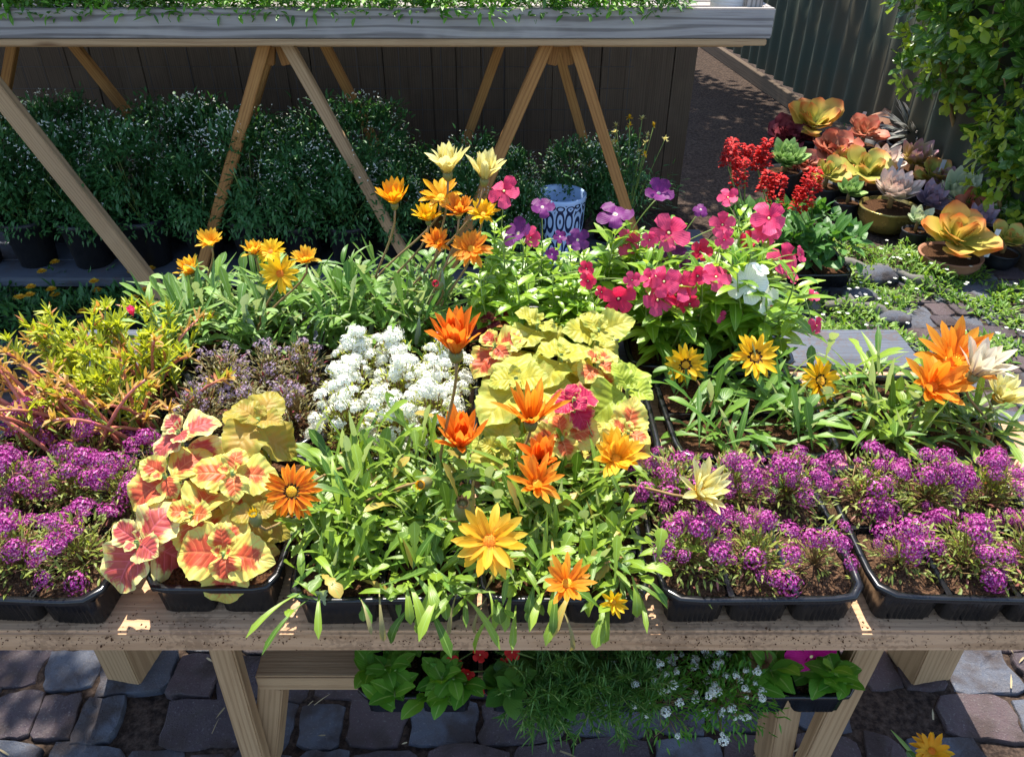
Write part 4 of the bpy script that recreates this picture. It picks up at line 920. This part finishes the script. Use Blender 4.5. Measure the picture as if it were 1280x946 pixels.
for (x, y) in cL[0]: leafy(x-.0, y, SS, 'flowerless petunia with broad oval leaves under the table beside the begonias', group='leafy petunias below the table', n=52, L=(.03, .052), fwd=.035, h=.065)
for i_, (x, y) in enumerate(cL[1][:]):
    fl = [[(608, 857, 26, 'scarlet', 60), (585, 842, 18, 'scarlet', 60)], [(640, 815, 20, 'scarlet', 50)], [(567, 830, 22, 'scarlet', 50), (600, 818, 20, 'scarlet', 40)], [(630, 830, 16, 'scarlet', 50)]][i_]
    leafy(x, y, SS, ['red flowered begonia with two small blooms at the tray front under the table', 'begonia with one red bloom just under the table edge', 'red begonia at the tray back next to the leafy petunias', 'begonia with its single bloom hidden behind needle leaves'][i_], 'red_leaf', n=44, L=(.03, .05), Wr=.75, name='begonia_plant', fls=fl, h=.075, fwd=.05)
def needle_plant(x, y, z, label, n=30, L=.09, group=None, name='dianthus_plant'):
    r = np.random.default_rng(abs(int(x*9919+y*371)) % 2**31); t = thing(name, label, 'plant', (x, y, z), group); f = MB(); s = MB()
    for k in range(n):
        d = rdirs(1, -12, 75, r)[0]; d[1] -= .35; d = unit(d); e = A3((x, y, z+.02))+d*L*r.uniform(.6, 1.15); pts = curve((x, y, z+.02), e, (0, 0, .02), 6); tube(s, pts, .0011, 4)
        m = 26; fr = r.uniform(.25, 1, m); p = A3((x, y, z+.02))+(e-A3((x, y, z+.02)))*fr[:, None]+A3((0, 0, .02))*(4*fr*(1-fr))[:, None]
        leaves(f, p, unit(d*.8+r.normal(0, .6, (m, 3))), (0, 0, 1), r.uniform(.014, .028, m), .0022, r.uniform(-.2, .5, m), pr_need, 3, 3, .4)
    f.build('foliage', M['need_leaf'], t); s.build('stem', M['stem_green'], t); return t
for (x, y) in ((.05, .765), (.105, .775), (.165, .765), (.215, .77), (.07, .86), (.18, .86)):
    needle_plant(x, y, SS, 'plant with fine green needle leaves spilling over the tray under the table', group='needle leaved plants below the table')
for i_, (x, y) in enumerate(cL[2]+[(.36, .83)]):
    alyssum(x+.03, y-.05, SS, 'green alyssum sprinkled with tiny white flowers under the table', 'white flecked alyssum below the table', kind='whitelow', clm='fl_white', kw=dict(n=9, rad=.007, fs=.0042), rad=.078, hh=.085, ncl=20, nleaf=560, leaf='mix_leaf', bias=(0, -.12))
for i_, (x, y) in enumerate(cL[3]):
    leafy(x, y, SS, ['petunia with broad leaves at the tray front nearest the white flecked alyssum', 'petunia with big leaves drooping past the table leg', 'petunia with a faded pale bloom under the table edge', 'petunia with a magenta bloom just under the table edge'][i_], n=60, L=(.032, .056), Wr=.6, fwd=.045, fls=[[], [], [(950, 824, 32, 'wilted', 20)], [(1014, 820, 60, 'magenta', 75)]][i_], h=.075)

# lone plant on the ground in front
g0 = P(1165, 936, .20)
gazania((g0.x, g0.y), 'gazania with an orange and yellow bloom standing on the paving by the near corner', [(1165, 938, 44, .8, 'amber', dict(tilt=20, disc='disc_orange'))], n=30, L=(.05, .09), z=.02)

# ================================================================== RACK: PLANTS ON TOP, POTS BELOW
def seedling(x, y, z, label, mat, n, rad, group, L=(.02, .045), W=(.008, .016), fl=None):
    r = np.random.default_rng(abs(int(x*9871+y*323)) % 2**31); t = thing('bedding_plant', label, 'plant', (x, y, z), group); f = MB()
    shrub_leaves(f, (x, y, z+rad*.4), (rad, rad, rad*.8), n, L, W, r=r, lo=-.3); f.build('foliage', M[mat], t); s = MB()
    for k in range(5): tube(s, curve((x, y, z), A3((x, y, z))+rdirs(1, 50, 85, r)[0]*rad), .0015, 4)
    s.build('stem', M['stem_green'], t)
    if fl:
        for k in range(4):
            p = A3((x, y, z))+A3((0, 0, rad*.4))+rdirs(1, 10, 75, r)[0]*rad*1.15; hd = MB(); a = np.linspace(0, 6.28, 12, endpoint=False); rd = np.stack([np.cos(a), np.sin(a), .3+0*a], -1)
            leaves(hd, p, rd, (0, 0, 1), .021, .011, .3, pr_petal, 3, 3, .2); leaves(hd, p+(0, 0, .003), rd+(0, 0, .5), (0, 0, 1), .014, .009, .3, pr_petal, 3, 3, .2); hd.build('flower', P_[fl], t)
    return t
zr = zb+.04
for i_, x in enumerate(np.arange(-2.2, .60, .135)):
    for rw, yy in enumerate((2.765, 2.90, 3.1)):
        k = (i_+rw) % 3
        seedling(x+rng.normal(0, .015), yy, zr+.03, 'green bedding plant on top of the timber rack, its leaves hanging over the board', ['mix_leaf', 'pet_leaf', 'need_leaf'][k], 330 if rw == 0 else 210, .095, 'bedding plants on top of the rack', fl='amber' if (i_ in (8, 9) and rw == 0) else None)
# ribbed white pot on the rack corner
pw = P(896, 0, zr+.04); wp = thing('ribbed_pot', 'white ribbed pot standing on the corner of the timber rack', 'pot', (pw.x, 2.85, zr))
mb = MB(); pf = [(.001, 0)]+[(.068+.02*k/24+.0025*(k % 2), .13*k/24) for k in range(25)]+[(.083, .13), (.078, .02)]; lathe(mb, pf, (pw.x, 2.85, zr), 36); mb.build('pot_body', plain('white ribbed glaze', '#c8ccd4', .5, '#d6d8dc'), wp)

# potted small white flowered bushes (two rows), built once and copied
def diamond(x, y, seed, label, group):
    r = np.random.default_rng(seed); t = thing('potted_plant', label, 'plant', (x, y, LZ), group); p = MB()
    lathe(p, [(.001, .002), (.068, .002), (.086, .165), (.09, .166), (.092, .19), (.087, .19), (.083, .165), (.001, .163)], (x, y, LZ), 24); p.build('pot', M['pot_black'], t)
    f = MB(); shrub_leaves(f, (x, y, LZ+.36), (.165, .15, .175), 2300, (.02, .038), (.007, .013), pr_lance, .2, r, cl=26, jit=.7)
    shrub_leaves(f, (x, y, LZ+.22), (.16, .15, .11), 800, (.018, .034), (.006, .011), pr_lance, .2, r)
    f.build('foliage', M['euph_leaf'], t)
    fl = MB(); n = 260; d = rdirs(n, -35, 80, r); cl = rdirs(7, -10, 70, r); d = unit(cl[r.integers(0, 7, n)]+r.normal(0, .42, (n, 3)))
    pos = A3((x, y, LZ+.36))+d*A3((.165, .15, .2))*r.uniform(.85, 1.1, (n, 1))
    for q_ in range(3):
        rd = unit(r.normal(0, 1, (n, 3))+A3((0, -.5, .3))); leaves(fl, pos, rd, unit(A3((0, -1, .8))+r.normal(0, .3, (n, 3))), r.uniform(.005, .0085, n), .0055, .2, pr_obov, 2, 3, .1)
    fl.build('flowers', M['fl_white'], t)['kind'] = 'stuff'
    s = MB()
    for k in range(6): tube(s, curve((x, y, LZ+.16), A3((x, y, LZ+.16))+rdirs(1, 45, 85, r)[0]*.3), .0015, 4)
    s.build('stem', M['stem_green'], t); return t
D0 = [diamond(-2.1, 2.86, s_, 'black pot of dark greenery flecked with tiny white flowers under the rack', 'white flecked potted bushes under the rack') for s_ in (1,)][0]
D1 = diamond(-1.88, 2.87, 2, 'black pot of dark greenery flecked with tiny white flowers under the rack', 'white flecked potted bushes under the rack')
D2 = diamond(-1.65, 2.86, 3, 'black pot of dark greenery flecked with tiny white flowers under the rack', 'white flecked potted bushes under the rack')
for k in range(8):
    dup((D0, D1, D2)[k % 3], (-1.41+k*.205+rng.normal(0, .02), 2.87+rng.normal(0, .012), LZ), rng.uniform(0, 6.2), rng.uniform(.86, 1.08) if k < 5 else rng.uniform(.66, .8))
for k in range(13):
    dup((D1, D2, D0)[k % 3], (-2.0+k*.205+rng.normal(0, .02), 3.11, LZ), rng.uniform(0, 6.2), rng.uniform(.95, 1.08) if k < 8 else rng.uniform(.68, .82))

# plant with small yellow and white heads by the right rack leg
def meadow(x, y, z, label):
    r = np.random.default_rng(77); t = thing('flowering_shrub', label, 'plant', (x, y, z)); f = MB(); s = MB()
    shrub_leaves(f, (x, y, z+.22), (.16, .14, .2), 900, (.02, .04), (.005, .01), pr_lance, .2, r, cl=16); f.build('foliage', M['euph_leaf'], t)
    for k in range(14):
        e = A3((x+r.normal(0, .07), y+r.normal(0, .05), z+r.uniform(.40, .54))); tube(s, curve((x, y, z+.1), e), .0013, 4)
        hd = MB(); n = 12; d = rdirs(n, -20, 80, r); leaves(hd, e, d, (0, 0, 1), .018, .007, .2, pr_petal, 2, 3, .1); hd.build('flower', P_['cream' if k % 3 else 'yellow'], t)
    s.build('stem', M['stem_green'], t)
pm = Q(792, 200, 3.05); meadow(pm.x, 3.05, LZ, 'leafy plant with small cream and yellow heads beside the right rack leg')

# blue glazed pot
def blue_pat():
    g = NG('blue patterned glaze'); u, v = g.uv(); 
    vec = g.n('CombineXYZ', {0: g.math('MULTIPLY', u, 16), 1: g.math('MULTIPLY', v, 9), 2: 0.0}).outputs[0]
    vo = g.n('TexVoronoi', {'Vector': vec, 'Scale': 1.0, 'Randomness': .35}).outputs[0]; rg = g.math('SINE', g.math('MULTIPLY', vo, 19))
    f = g.math('MULTIPLY', g.smooth(rg, -.1, .1), g.math('MULTIPLY', g.smooth(v, .5, .52, 1, 0), g.smooth(v, .2, .22)))
    col = g.mix(f, c('#a9c3e6'), c('#1e2a4a')); return g.done(g.princ(col, .15, None, Specular_IOR_Level=.5))
bp = Q(701, 241, 2.90); bt = thing('glazed_pot', 'pale blue glazed pot with a dark ornament band standing behind the vinca', 'pot', (bp.x, 2.90, LZ)); mb = MB()
Rb = 32*mpp(bp); hb = bp.z-LZ
lathe(mb, [(.001, .0), (Rb*.7, .0), (Rb*.74, .01), (Rb*.86, hb*.3), (Rb*.95, hb*.6), (Rb*.98, hb*.86), (Rb, hb*.93), (Rb*1.01, hb*.99), (Rb*.97, hb), (Rb*.92, hb*.97), (Rb*.86, hb*.6), (Rb*.7, hb*.35), (.001, hb*.34)], (bp.x, 2.90, LZ), 40)
mb.build('pot_body', blue_pat(), bt)

# small yellow flowered plants in the dark corner at the left, on the ground
mg = []
for k, (px, py) in enumerate(((-20, 400), (45, 405), (105, 395), (165, 385), (10, 380), (75, 372), (135, 368), (195, 362))):
    p = P(px, py, .12); t = seedling(p.x, p.y, .06, 'low green plant with small yellow heads in the shade of the rack', 'euph_leaf', 260, .13, 'yellow headed plants in the shade', L=(.03, .06), W=(.008, .014), fl='gold')
pb_ = MB()
for k in range(4):
    p = P(-15+k*60, 420, .0)
    tg = thing('nursery_pot', 'black nursery pot holding a yellow headed plant in the shade', 'pot', (p.x, p.y+.02, 0), 'black pots in the shaded corner'); mb = MB()
    lathe(mb, [(.001, .003), (.07, .003), (.09, .11), (.095, .112), (.095, .13), (.088, .13), (.084, .11), (.001, .108)], (p.x, p.y+.02, 0), 22); mb.build('pot_body', M['pot_black'], tg)
# ================================================================== RIGHT SIDE: SUCCULENTS, SALVIA, GROUND COVER, BUSH
def rosette(mb, p, size, n, kind, r, tilt=20, side=0):
    ax, s1, s2 = frame(axis_of(tilt, side)); k = np.arange(n); ph = k*2.39996+r.normal(0, .15, n); fr = (k+.5)/n    # 0 inner -> 1 outer
    rad = np.cos(ph)[:, None]*s1+np.sin(ph)[:, None]*s2
    if kind == 'paddle':      el = np.radians(80-58*fr+r.normal(0, 12, n)); L = size*.5*(.55+.5*fr); W = L*r.uniform(.66, .85, n); bend = r.uniform(-.25, .55, n); pf = pr_obov; wv = .1
    elif kind == 'echeveria': el = np.radians(86-72*fr); L = size*.5*(.4+.62*fr); W = L*.5; bend = np.full(n, -.6); pf = pr_ell; wv = 0
    elif kind == 'spiky':     el = np.radians(r.uniform(-5, 80, n)); L = size*.5*r.uniform(.75, 1.1, n); W = size*.035; bend = r.uniform(.2, 1.2, n); pf = pr_need; wv = 0
    else:                     el = np.radians(80-70*fr+r.normal(0, 10, n)); L = size*.5*(.5+.55*fr); W = L*.85; bend = r.uniform(-.3, .6, n); pf = pr_obov; wv = .35
    D = ax*np.sin(el)[:, None]+rad*np.cos(el)[:, None]; N = ax*np.cos(el)[:, None]-rad*np.sin(el)[:, None]
    b = A3(p)+rad*size*.03
    for s in (0, 1):   # two skins give each fleshy leaf its thickness
        leaves(mb, b-N*(size*.022*s), D, N, L, W*(1-.0*s), bend, pf, 7, 5, .22-.30*s if kind != 'spiky' else .4, wv)
def succ_mat(name, base, tip, edge, trans=.3, rough=.5):
    g = NG(name); u, v = g.uv(); r = g.island(); au = g.math('MULTIPLY', g.math('ABSOLUTE', g.math('SUBTRACT', u, .5)), 2)
    nz = g.noise(14, 4, g.obj()).outputs[0]
    col = g.mix(g.smooth(g.math('ADD', v, g.math('MULTIPLY', nz, .4)), .4, 1.1), c(base), c(tip)); col = g.mix(g.smooth(g.math('MAXIMUM', g.math('MULTIPLY', au, v), g.math('MULTIPLY', v, .98)), .72, 1.0), col, c(edge))
    col = g.mix(g.math('MULTIPLY', r, .18), col, c(edge)); sh = g.princ(col, rough, nz, .1, .003, Specular_IOR_Level=.3)
    return g.done(g.n('MixShader', {0: trans, 1: sh, 2: g.n('BsdfTranslucent', {0: col}).outputs[0]}).outputs[0])
S_ = {'orange': succ_mat('orange paddle', '#b8c050', '#d8b458', '#d4743c'), 'green': succ_mat('green orange paddle', '#a8b850', '#c0bc60', '#dc8c50'),
      'maroon': succ_mat('maroon ruffle', '#7c3a3c', '#8c3c44', '#6a2a34', .15), 'pinky': succ_mat('pink orange paddle', '#c08c68', '#cc8064', '#cc6854'),
      'pale': succ_mat('pale echeveria', '#d4ccb8', '#dcccc0', '#dcb8a8', .15), 'lilac': succ_mat('lilac echeveria', '#a89cb0', '#c0a8b8', '#b89098', .15),
      'mint': succ_mat('mint echeveria', '#b4cca4', '#d0d8b4', '#e0e0bc', .18), 'lettuce': succ_mat('green rosette', '#7ca050', '#98b868', '#b0c888', .2),
      'silver': succ_mat('silver spikes', '#6a7068', '#9c9c98', '#a8a09c', .05), 'dark': succ_mat('dark rosette', '#4a3038', '#5a3440', '#6a3a44', .1), 'yellow': succ_mat('yellow lilac rosette', '#c8b848', '#c0a090', '#b88898', .2)}
M['gold_glaze'] = plain('bronze glaze', '#8a7a38', .25, '#a8965a', 12, .1, Metallic=.5)
M['grey_pot'] = plain('dark grey glaze', '#2a2c30', .3, '#3a3c40', 15)
M['terra'] = plain('terracotta', '#8a5a40', .8, '#a07458', 20)
def pot(mb, x, y, z, r, h):
    lathe(mb, [(.001, .003), (r*.62, .003), (r*.82, h*.25), (r*.97, h*.6), (r*.96, h*.88), (r*1.0, h*.93), (r*1.01, h), (r*.93, h), (r*.9, h*.88), (.001, h*.86)], (x, y, z), 32)
def succulent(px, py, size, kind, mat, label, z=.2, potm='pot_black', n=22, tilt=25, side=0, potr=.42, ph=None, stemh=.05):
    z = z-.02; p = P(px, py, z); s = 1.32*size*mpp(p); potr = potr/1.2; n = n if kind == 'paddle' else int(n*1.3); r = np.random.default_rng(int(px*17+py*3)); ph = ph or z-stemh; pr_ = s*potr
    t = thing('potted_succulent', label, 'succulent', (p.x, p.y, 0)); mb = MB(); pot(mb, p.x, p.y, 0, pr_, ph); mb.build('pot', M[potm], t)
    so_ = MB(); g = 20; a = np.linspace(0, 6.28, g, endpoint=False); v = np.stack([p.x+np.cos(a)*pr_*.9, p.y+np.sin(a)*pr_*.9, np.full(g, ph*.9)], -1); k = np.arange(g)
    so_.add(np.vstack([v, [[p.x, p.y, ph*.93]]]), None, np.stack([k, (k+1) % g, np.full(g, g)], -1)); so_.build('soil', M['soil'], t)
    mb = MB(); tube(mb, [(p.x, p.y, ph*.85), (p.x, p.y, z+.005)], s*.05, 8); mb.build('stem', M['stem_brown'], t)
    mb = MB(); rosette(mb, p, s, n, kind, r, tilt, side); mb.build('rosette', S_[mat], t); return t
SU = succulent
SU(1015, 158, 64, 'paddle', 'orange', 'yellow and orange paddle leaved succulent farthest from the table', z=.28, n=14)
SU(985, 172, 48, 'ruffle', 'maroon', 'maroon ruffled succulent behind the red salvia', z=.22, n=20)
SU(1080, 168, 44, 'paddle', 'pinky', 'small upright orange succulent between the white tags', z=.26, n=11)
SU(1040, 190, 52, 'ruffle', 'pinky', 'pinkish orange ruffled succulent behind the green rosette', z=.2, n=14)
SU(983, 201, 46, 'echeveria', 'lettuce', 'round green rosette among the red salvia spikes', z=.22, n=26)
SU(1034, 220, 44, 'paddle', 'green', 'yellow green paddle succulent next to the red salvia', z=.2, n=10)
SU(1080, 218, 62, 'paddle', 'green', 'large green succulent with orange leaf edges behind the bronze pot', z=.2, n=14)
SU(1104, 172, 34, 'echeveria', 'dark', 'dark purple succulent beside the silver spiky one', z=.2, n=26)
SU(1142, 172, 74, 'spiky', 'silver', 'silver spiky succulent in a wide dark pot', z=.24, n=60, potm='grey_pot', potr=.36, stemh=.03)
SU(1143, 200, 48, 'echeveria', 'yellow', 'yellow and lilac rosette in the dark pot in front of the spiky succulent', z=.22, n=18, potm='grey_pot', potr=.6)
SU(1116, 243, 56, 'echeveria', 'pale', 'pale cream rosette growing in a round bronze glazed pot', z=.21, n=30, potm='gold_glaze', potr=.58, tilt=15, stemh=.06)
SU(1163, 252, 46, 'echeveria', 'lilac', 'lilac grey rosette to the side of the bronze pot', z=.15, n=22, tilt=30)
SU(1197, 246, 58, 'echeveria', 'mint', 'mint green rosette cluster under the bush', z=.17, n=30, potm='terra')
SU(1252, 268, 50, 'echeveria', 'mint', 'pale mint rosette farthest along under the bush', z=.17, n=26)
SU(1194, 302, 82, 'paddle', 'orange', 'largest orange and yellow flapjack succulent in front of the bronze pot', z=.16, n=15, tilt=20, potm='terra', stemh=.06)
SU(1258, 302, 44, 'paddle', 'green', 'yellow green succulent beside the large flapjack one', z=.15, n=12)
# round brown boulder-like pot at the back
for (px, py, sz, kd, mt, lb) in ((1212, 205, 44, 'echeveria', 'pinky', 'coral rosette farthest back beneath the shrub'), (1105, 205, 44, 'echeveria', 'pale', 'cream rosette wedged between the large green and the spiky succulents'), (1215, 262, 44, 'paddle', 'pinky', 'coral paddle succulent behind the largest flapjack one'), (1165, 222, 44, 'paddle', 'green', 'green paddle succulent behind the lilac grey rosette'), (1000, 205, 36, 'ruffle', 'pinky', 'small coral ruffled succulent tucked beside the green rosette'), (1062, 240, 34, 'echeveria', 'lettuce', 'small green rosette at the foot of the large green succulent'), (1228, 228, 46, 'echeveria', 'pale', 'pale rosette under the shrub behind the mint green cluster'), (1180, 225, 34, 'ruffle', 'yellow', 'small yellowish ruffled succulent behind the mint green cluster'), (1225, 275, 40, 'echeveria', 'lilac', 'lilac rosette between the mint green succulents'), (1055, 205, 36, 'paddle', 'orange', 'small orange paddle succulent behind the large green one'), (1148, 275, 34, 'echeveria', 'mint', 'small mint rosette on the ground right by the bronze pot')):
    SU(px, py, sz, kd, mt, lb, z=.17, n=18)
p = P(1124, 150, .25); bo = thing('clay_urn', 'rounded brown clay urn behind the spiky succulent', 'urn', (p.x, p.y, 0)); mb = MB()
lathe(mb, [(.001, 0), (.10, 0), (.17, .08), (.2, .17), (.17, .25), (.11, .29), (.1, .31), (.08, .31), (.08, .2), (.001, .19)], (p.x, p.y, 0), 30); mb.build('urn_body', M['terra'], bo)
# white plant tags
for i_, (px, py, z) in enumerate(((1058, 166, .22), (1019, 186, .2), (1076, 147, .24), (1177, 208, .22), (1122, 206, .2), (1154, 180, .24), (1242, 296, .17))):
    p = P(px, py, z); r = rng.normal(0, .15, 2)
    tg = beam('plant_tag', (p.x, p.y, z-.10), (p.x+.03*r[0]+.012, p.y+.02*r[1], z+.035), .022, .0015, M['tagw'], None, up=(.2, 1, 0), bev=.0005)
    tag(tg, ['white plant tag beside the small upright orange succulent', 'white plant tag behind the green rosette', 'white plant tag near the farthest succulents', 'white plant tag leaning by the dark pot under the bush', 'white plant tag between the bronze pot and the dark pot', 'white plant tag inside the dark pot of the spiky succulent', 'white plant tag by the large flapjack succulent'][i_], 'plant tag')

# red salvia in a flat tray
ts = P(960, 300, .06); 
sv_c = tray(1.02, 1.50, 2.98, 3.42, 3, 2, .05, 'flat black tray of red salvia on the ground beyond the table', hgt=.07)
def salvia(x, y, label, spikes, z=.11):
    r = np.random.default_rng(int(x*1000+y*77)); t = thing('salvia_plant', label, 'plant', (x, y, z)); f = MB(); shrub_leaves(f, (x, y, z+.08), (.13, .12, .1), 90, (.05, .085), (.032, .05), pr_ovate, .3, r, lo=-.4, up=.1, nt=5); f.build('foliage', M['salvia_leaf'], t)
    for (px, py, sz) in spikes:
        e = Q(px, py, y); s = .85*sz*mpp(e); mb = MB(); n = 110; hh = r.uniform(-.5, .5, n); a = r.uniform(0, 6.28, n); d = np.stack([np.cos(a), np.sin(a), .5+0*a], -1); rr = .011*(1.1-hh)
        leaves(mb, A3(e)+np.stack([np.cos(a)*rr, np.sin(a)*rr, hh*s], -1), d, (0, 0, 1), r.uniform(.018, .030, n), r.uniform(.011, .018, n), r.uniform(.2, 1.2, n), pr_vinca, 3, 3, .3); mb.build('flower_spike', P_['scarlet'], t)
        mb = MB(); tube(mb, curve((x, y, z), A3(e)-A3((0, 0, s*.4))), .003, 5); mb.build('stem', M['stem_green'], t)
for i_, (cx_, sp_) in enumerate(zip(sv_c, ([(925, 217, 44), (912, 196, 36)], [(972, 238, 48), (958, 228, 30)], [(1010, 236, 62), (1000, 250, 34)], [(914, 190, 34), (933, 192, 26)], [(957, 192, 42), (949, 200, 34)], [(1018, 226, 30)]))):
    salvia(cx_[0], cx_[1], ['red salvia with an upright spike at the near corner of its tray', 'red salvia with a broad double spike at the near side of its tray', 'red salvia with the longest red spike, beside the green succulents', 'red salvia with two short spikes at the far corner next to the dark fence', 'red salvia at the far side of the tray behind the green rosette', 'red salvia with a single small spike, closest to the pink succulent'][i_], sp_)

# ground cover with small white daisies
gc = MB(); fl = MB(); r = np.random.default_rng(5); n = 16000
x = r.uniform(.98, 2.9, n); y = r.uniform(2.45, 3.55, n); d_ = np.sin(x*6)*np.sin(y*7+1)*.5+.5
d_ = d_*(.5+.5*np.sin(x*17+2*np.sin(y*5))*np.sin(y*15+x*3)); keep = (d_ > .10+r.uniform(0, .12, n)) & ~((x < 1.5) & (y > 2.95)) & (x+.6*y > 2.75+r.normal(0, .06, n)); x, y, d_ = x[keep], y[keep], d_[keep]; n = len(x)
leaves(gc, np.stack([x, y, r.uniform(.0, .17, n)*d_**1.5+.004], -1), rdirs(n, 5, 75, r), (0, 0, 1), r.uniform(.02, .045, n), r.uniform(.007, .014, n), r.uniform(0, .9, n), pr_lance, 3, 3, .3)
o = stuff(gc.build('ground_cover', M['ground_leaf'])); o['label'] = 'bright green ground cover spreading in front of the succulents'
k = r.choice(n, 110); 
for q_ in range(7):
    a = q_*.9+r.uniform(0, .3, len(k)); leaves(fl, np.stack([x[k], y[k], .05+.14*d_[k]], -1), np.stack([np.cos(a), np.sin(a), .25+0*a], -1), (0, 0, 1), .0095, .006, .2, pr_obov, 2, 3, .1)
o = stuff(fl.build('ground_flowers', M['fl_white'])); o['label'] = 'tiny white flowers dotted through the ground cover'
# driftwood logs
for i_, (a, b, rr, lb) in enumerate((((1045, 330), (1195, 372), .026, 'bleached driftwood branch lying across the ground cover'), ((1010, 385), (1120, 402), .032, 'grey log lying behind the end of the table'))):
    p0, p1 = P(*a, rr*.5), P(*b, rr*.5); mb = MB(); m = 16; pts = curve(p0, p1, (.02, .03, .02), m)+rng.normal(0, .009, (m, 3)); tube(mb, pts, rr*(1+.25*np.sin(np.arange(m)*1.3)+rng.normal(0, .06, m))*np.linspace(1, .7, m), 12)
    tag(mb.build('driftwood', M['wood_log']), lb, 'driftwood')
for i_, (px, py, rr) in enumerate(((1095, 345, .07), (1075, 372, .06), (1035, 350, .06), (1118, 398, .05))):
    p = P(px, py, rr*.4); bm = bmesh.new(); bmesh.ops.create_icosphere(bm, subdivisions=3, radius=rr)
    for v in bm.verts: v.co = Vector((v.co.x*1.4, v.co.y, v.co.z*.6))*(1+.13*math.sin(v.co.x*60+i_)*math.cos(v.co.y*50)+.05*math.sin(v.co.z*120))
    me = bpy.data.meshes.new('stone'); bm.to_mesh(me); bm.free(); me.materials.append(M['paver']); o = bpy.data.objects.new('stone', me); COL.objects.link(o); o.location = p
    for q_ in me.polygons: q_.use_smooth = True
    tag(o, ['grey stone in the ground cover, farthest from the table', 'grey stone half hidden in ground cover between two other stones', 'grey stone near the salvia tray', 'small grey stone behind the table end'][i_], 'stone')

# bush at the right
def bush(x, y, z0, rad, n, label, seed, mat='bush_leaf', L=(.06, .10), W=(.038, .06), young=.0, name='shrub', cl=40, grp=None):
    r = np.random.default_rng(seed); t = thing(name, label, 'shrub', (x, y, 0), grp); f = MB(); s = MB()
    whorls(f, (x, y, z0), rad, n//9, 9, L, W, pr_obov, r)
    if young: whorls(f, (x-.05, y-.05, z0+.04), A3(rad)*1.05, int(n*young/7), 7, A3(L)*.85, A3(W)*.8, pr_obov, r, mi=1)
    f.build('foliage', [M[mat], M['bush_young']], t)
    for k in range(14):
        e = A3((x, y, z0))+unit(r.normal(0, 1, 3))*A3(rad)*.8; e[2] = abs(e[2]); tube(s, curve((x+r.normal(0, .03), y, 0), e, r.normal(0, .05, 3), 7), np.linspace(.018, .004, 7), 6)
    s.build('branch', M['stem_brown'], t)
bush(2.57, 4.08, 1.12, (.66, .5, .75), 7000, 'large glossy leaved shrub against the corrugated fence', 21, young=.12)
bush(2.62, 3.6, .42, (.36, .3, .42), 2200, 'low bright green shrub in front of the large glossy one', 22, young=.5, mat='bush_leaf', cl=22)
# small plants at the foot of the fence
for i_, (px, py) in enumerate(((1080, 132), (1130, 120))):
    p = P(px, py, .1); seedling(p.x, p.y, 0, 'tufts of dark green leaves at the foot of the corrugated fence', 'euph_leaf', 160, .2, 'green tufts at the fence foot', L=(.06, .12), W=(.01, .02))
# tree beyond the timber fence that dapples the ground with shade
tr = thing('shade_tree', 'broad leafy tree standing behind the dark timber fence', 'tree', (.6, 7.6, 0)); mb = MB()
tube(mb, curve((.6, 7.6, 0), (.8, 7.5, 2.6), (.05, 0, 0), 8), np.linspace(.11, .06, 8), 10)
r = np.random.default_rng(9)
for k in range(16): tube(mb, curve((.8, 7.5, 2.0+.04*k), A3((.9, 7.4, 3.2))+r.normal(0, 1, 3)*A3((.9, .9, .4)), (0, 0, .1), 6), np.linspace(.04, .008, 6), 6)
mb.build('trunk', M['stem_brown'], tr); mb = MB()
shrub_leaves(mb, (.85, 7.3, 3.3), (1.15, 1.6, .9), 5200, (.09, .15), (.05, .08), pr_ell, .2, r, cl=46, nt=3); mb.build('crown', M['tree_leaf'], tr)

# unseen tree added at the left so its crown shades the paving
tr = thing('added_shade_tree', 'added leafy tree, unseen off to the left, whose high crown shades the paving', 'tree', (-2.9, 2.6, 0)); mb = MB()
tube(mb, curve((-2.9, 2.6, 0), (-2.4, 2.8, 2.6), (-.05, 0, 0), 8), np.linspace(.1, .055, 8), 10)
for k in range(14): tube(mb, curve((-2.4, 2.8, 2.2+.03*k), A3((-2.05, 3.0, 3.2))+r.normal(0, 1, 3)*A3((.5, .9, .3)), (0, 0, .1), 6), np.linspace(.035, .008, 6), 6)
mb.build('trunk', M['stem_brown'], tr); mb = MB()
whorls(mb, (-2.05, 2.8, 3.25), (1.0, 1.75, .75), 1200, 8, (.08, .13), (.04, .06), pr_ell, r); mb.build('crown', M['tree_leaf'], tr)
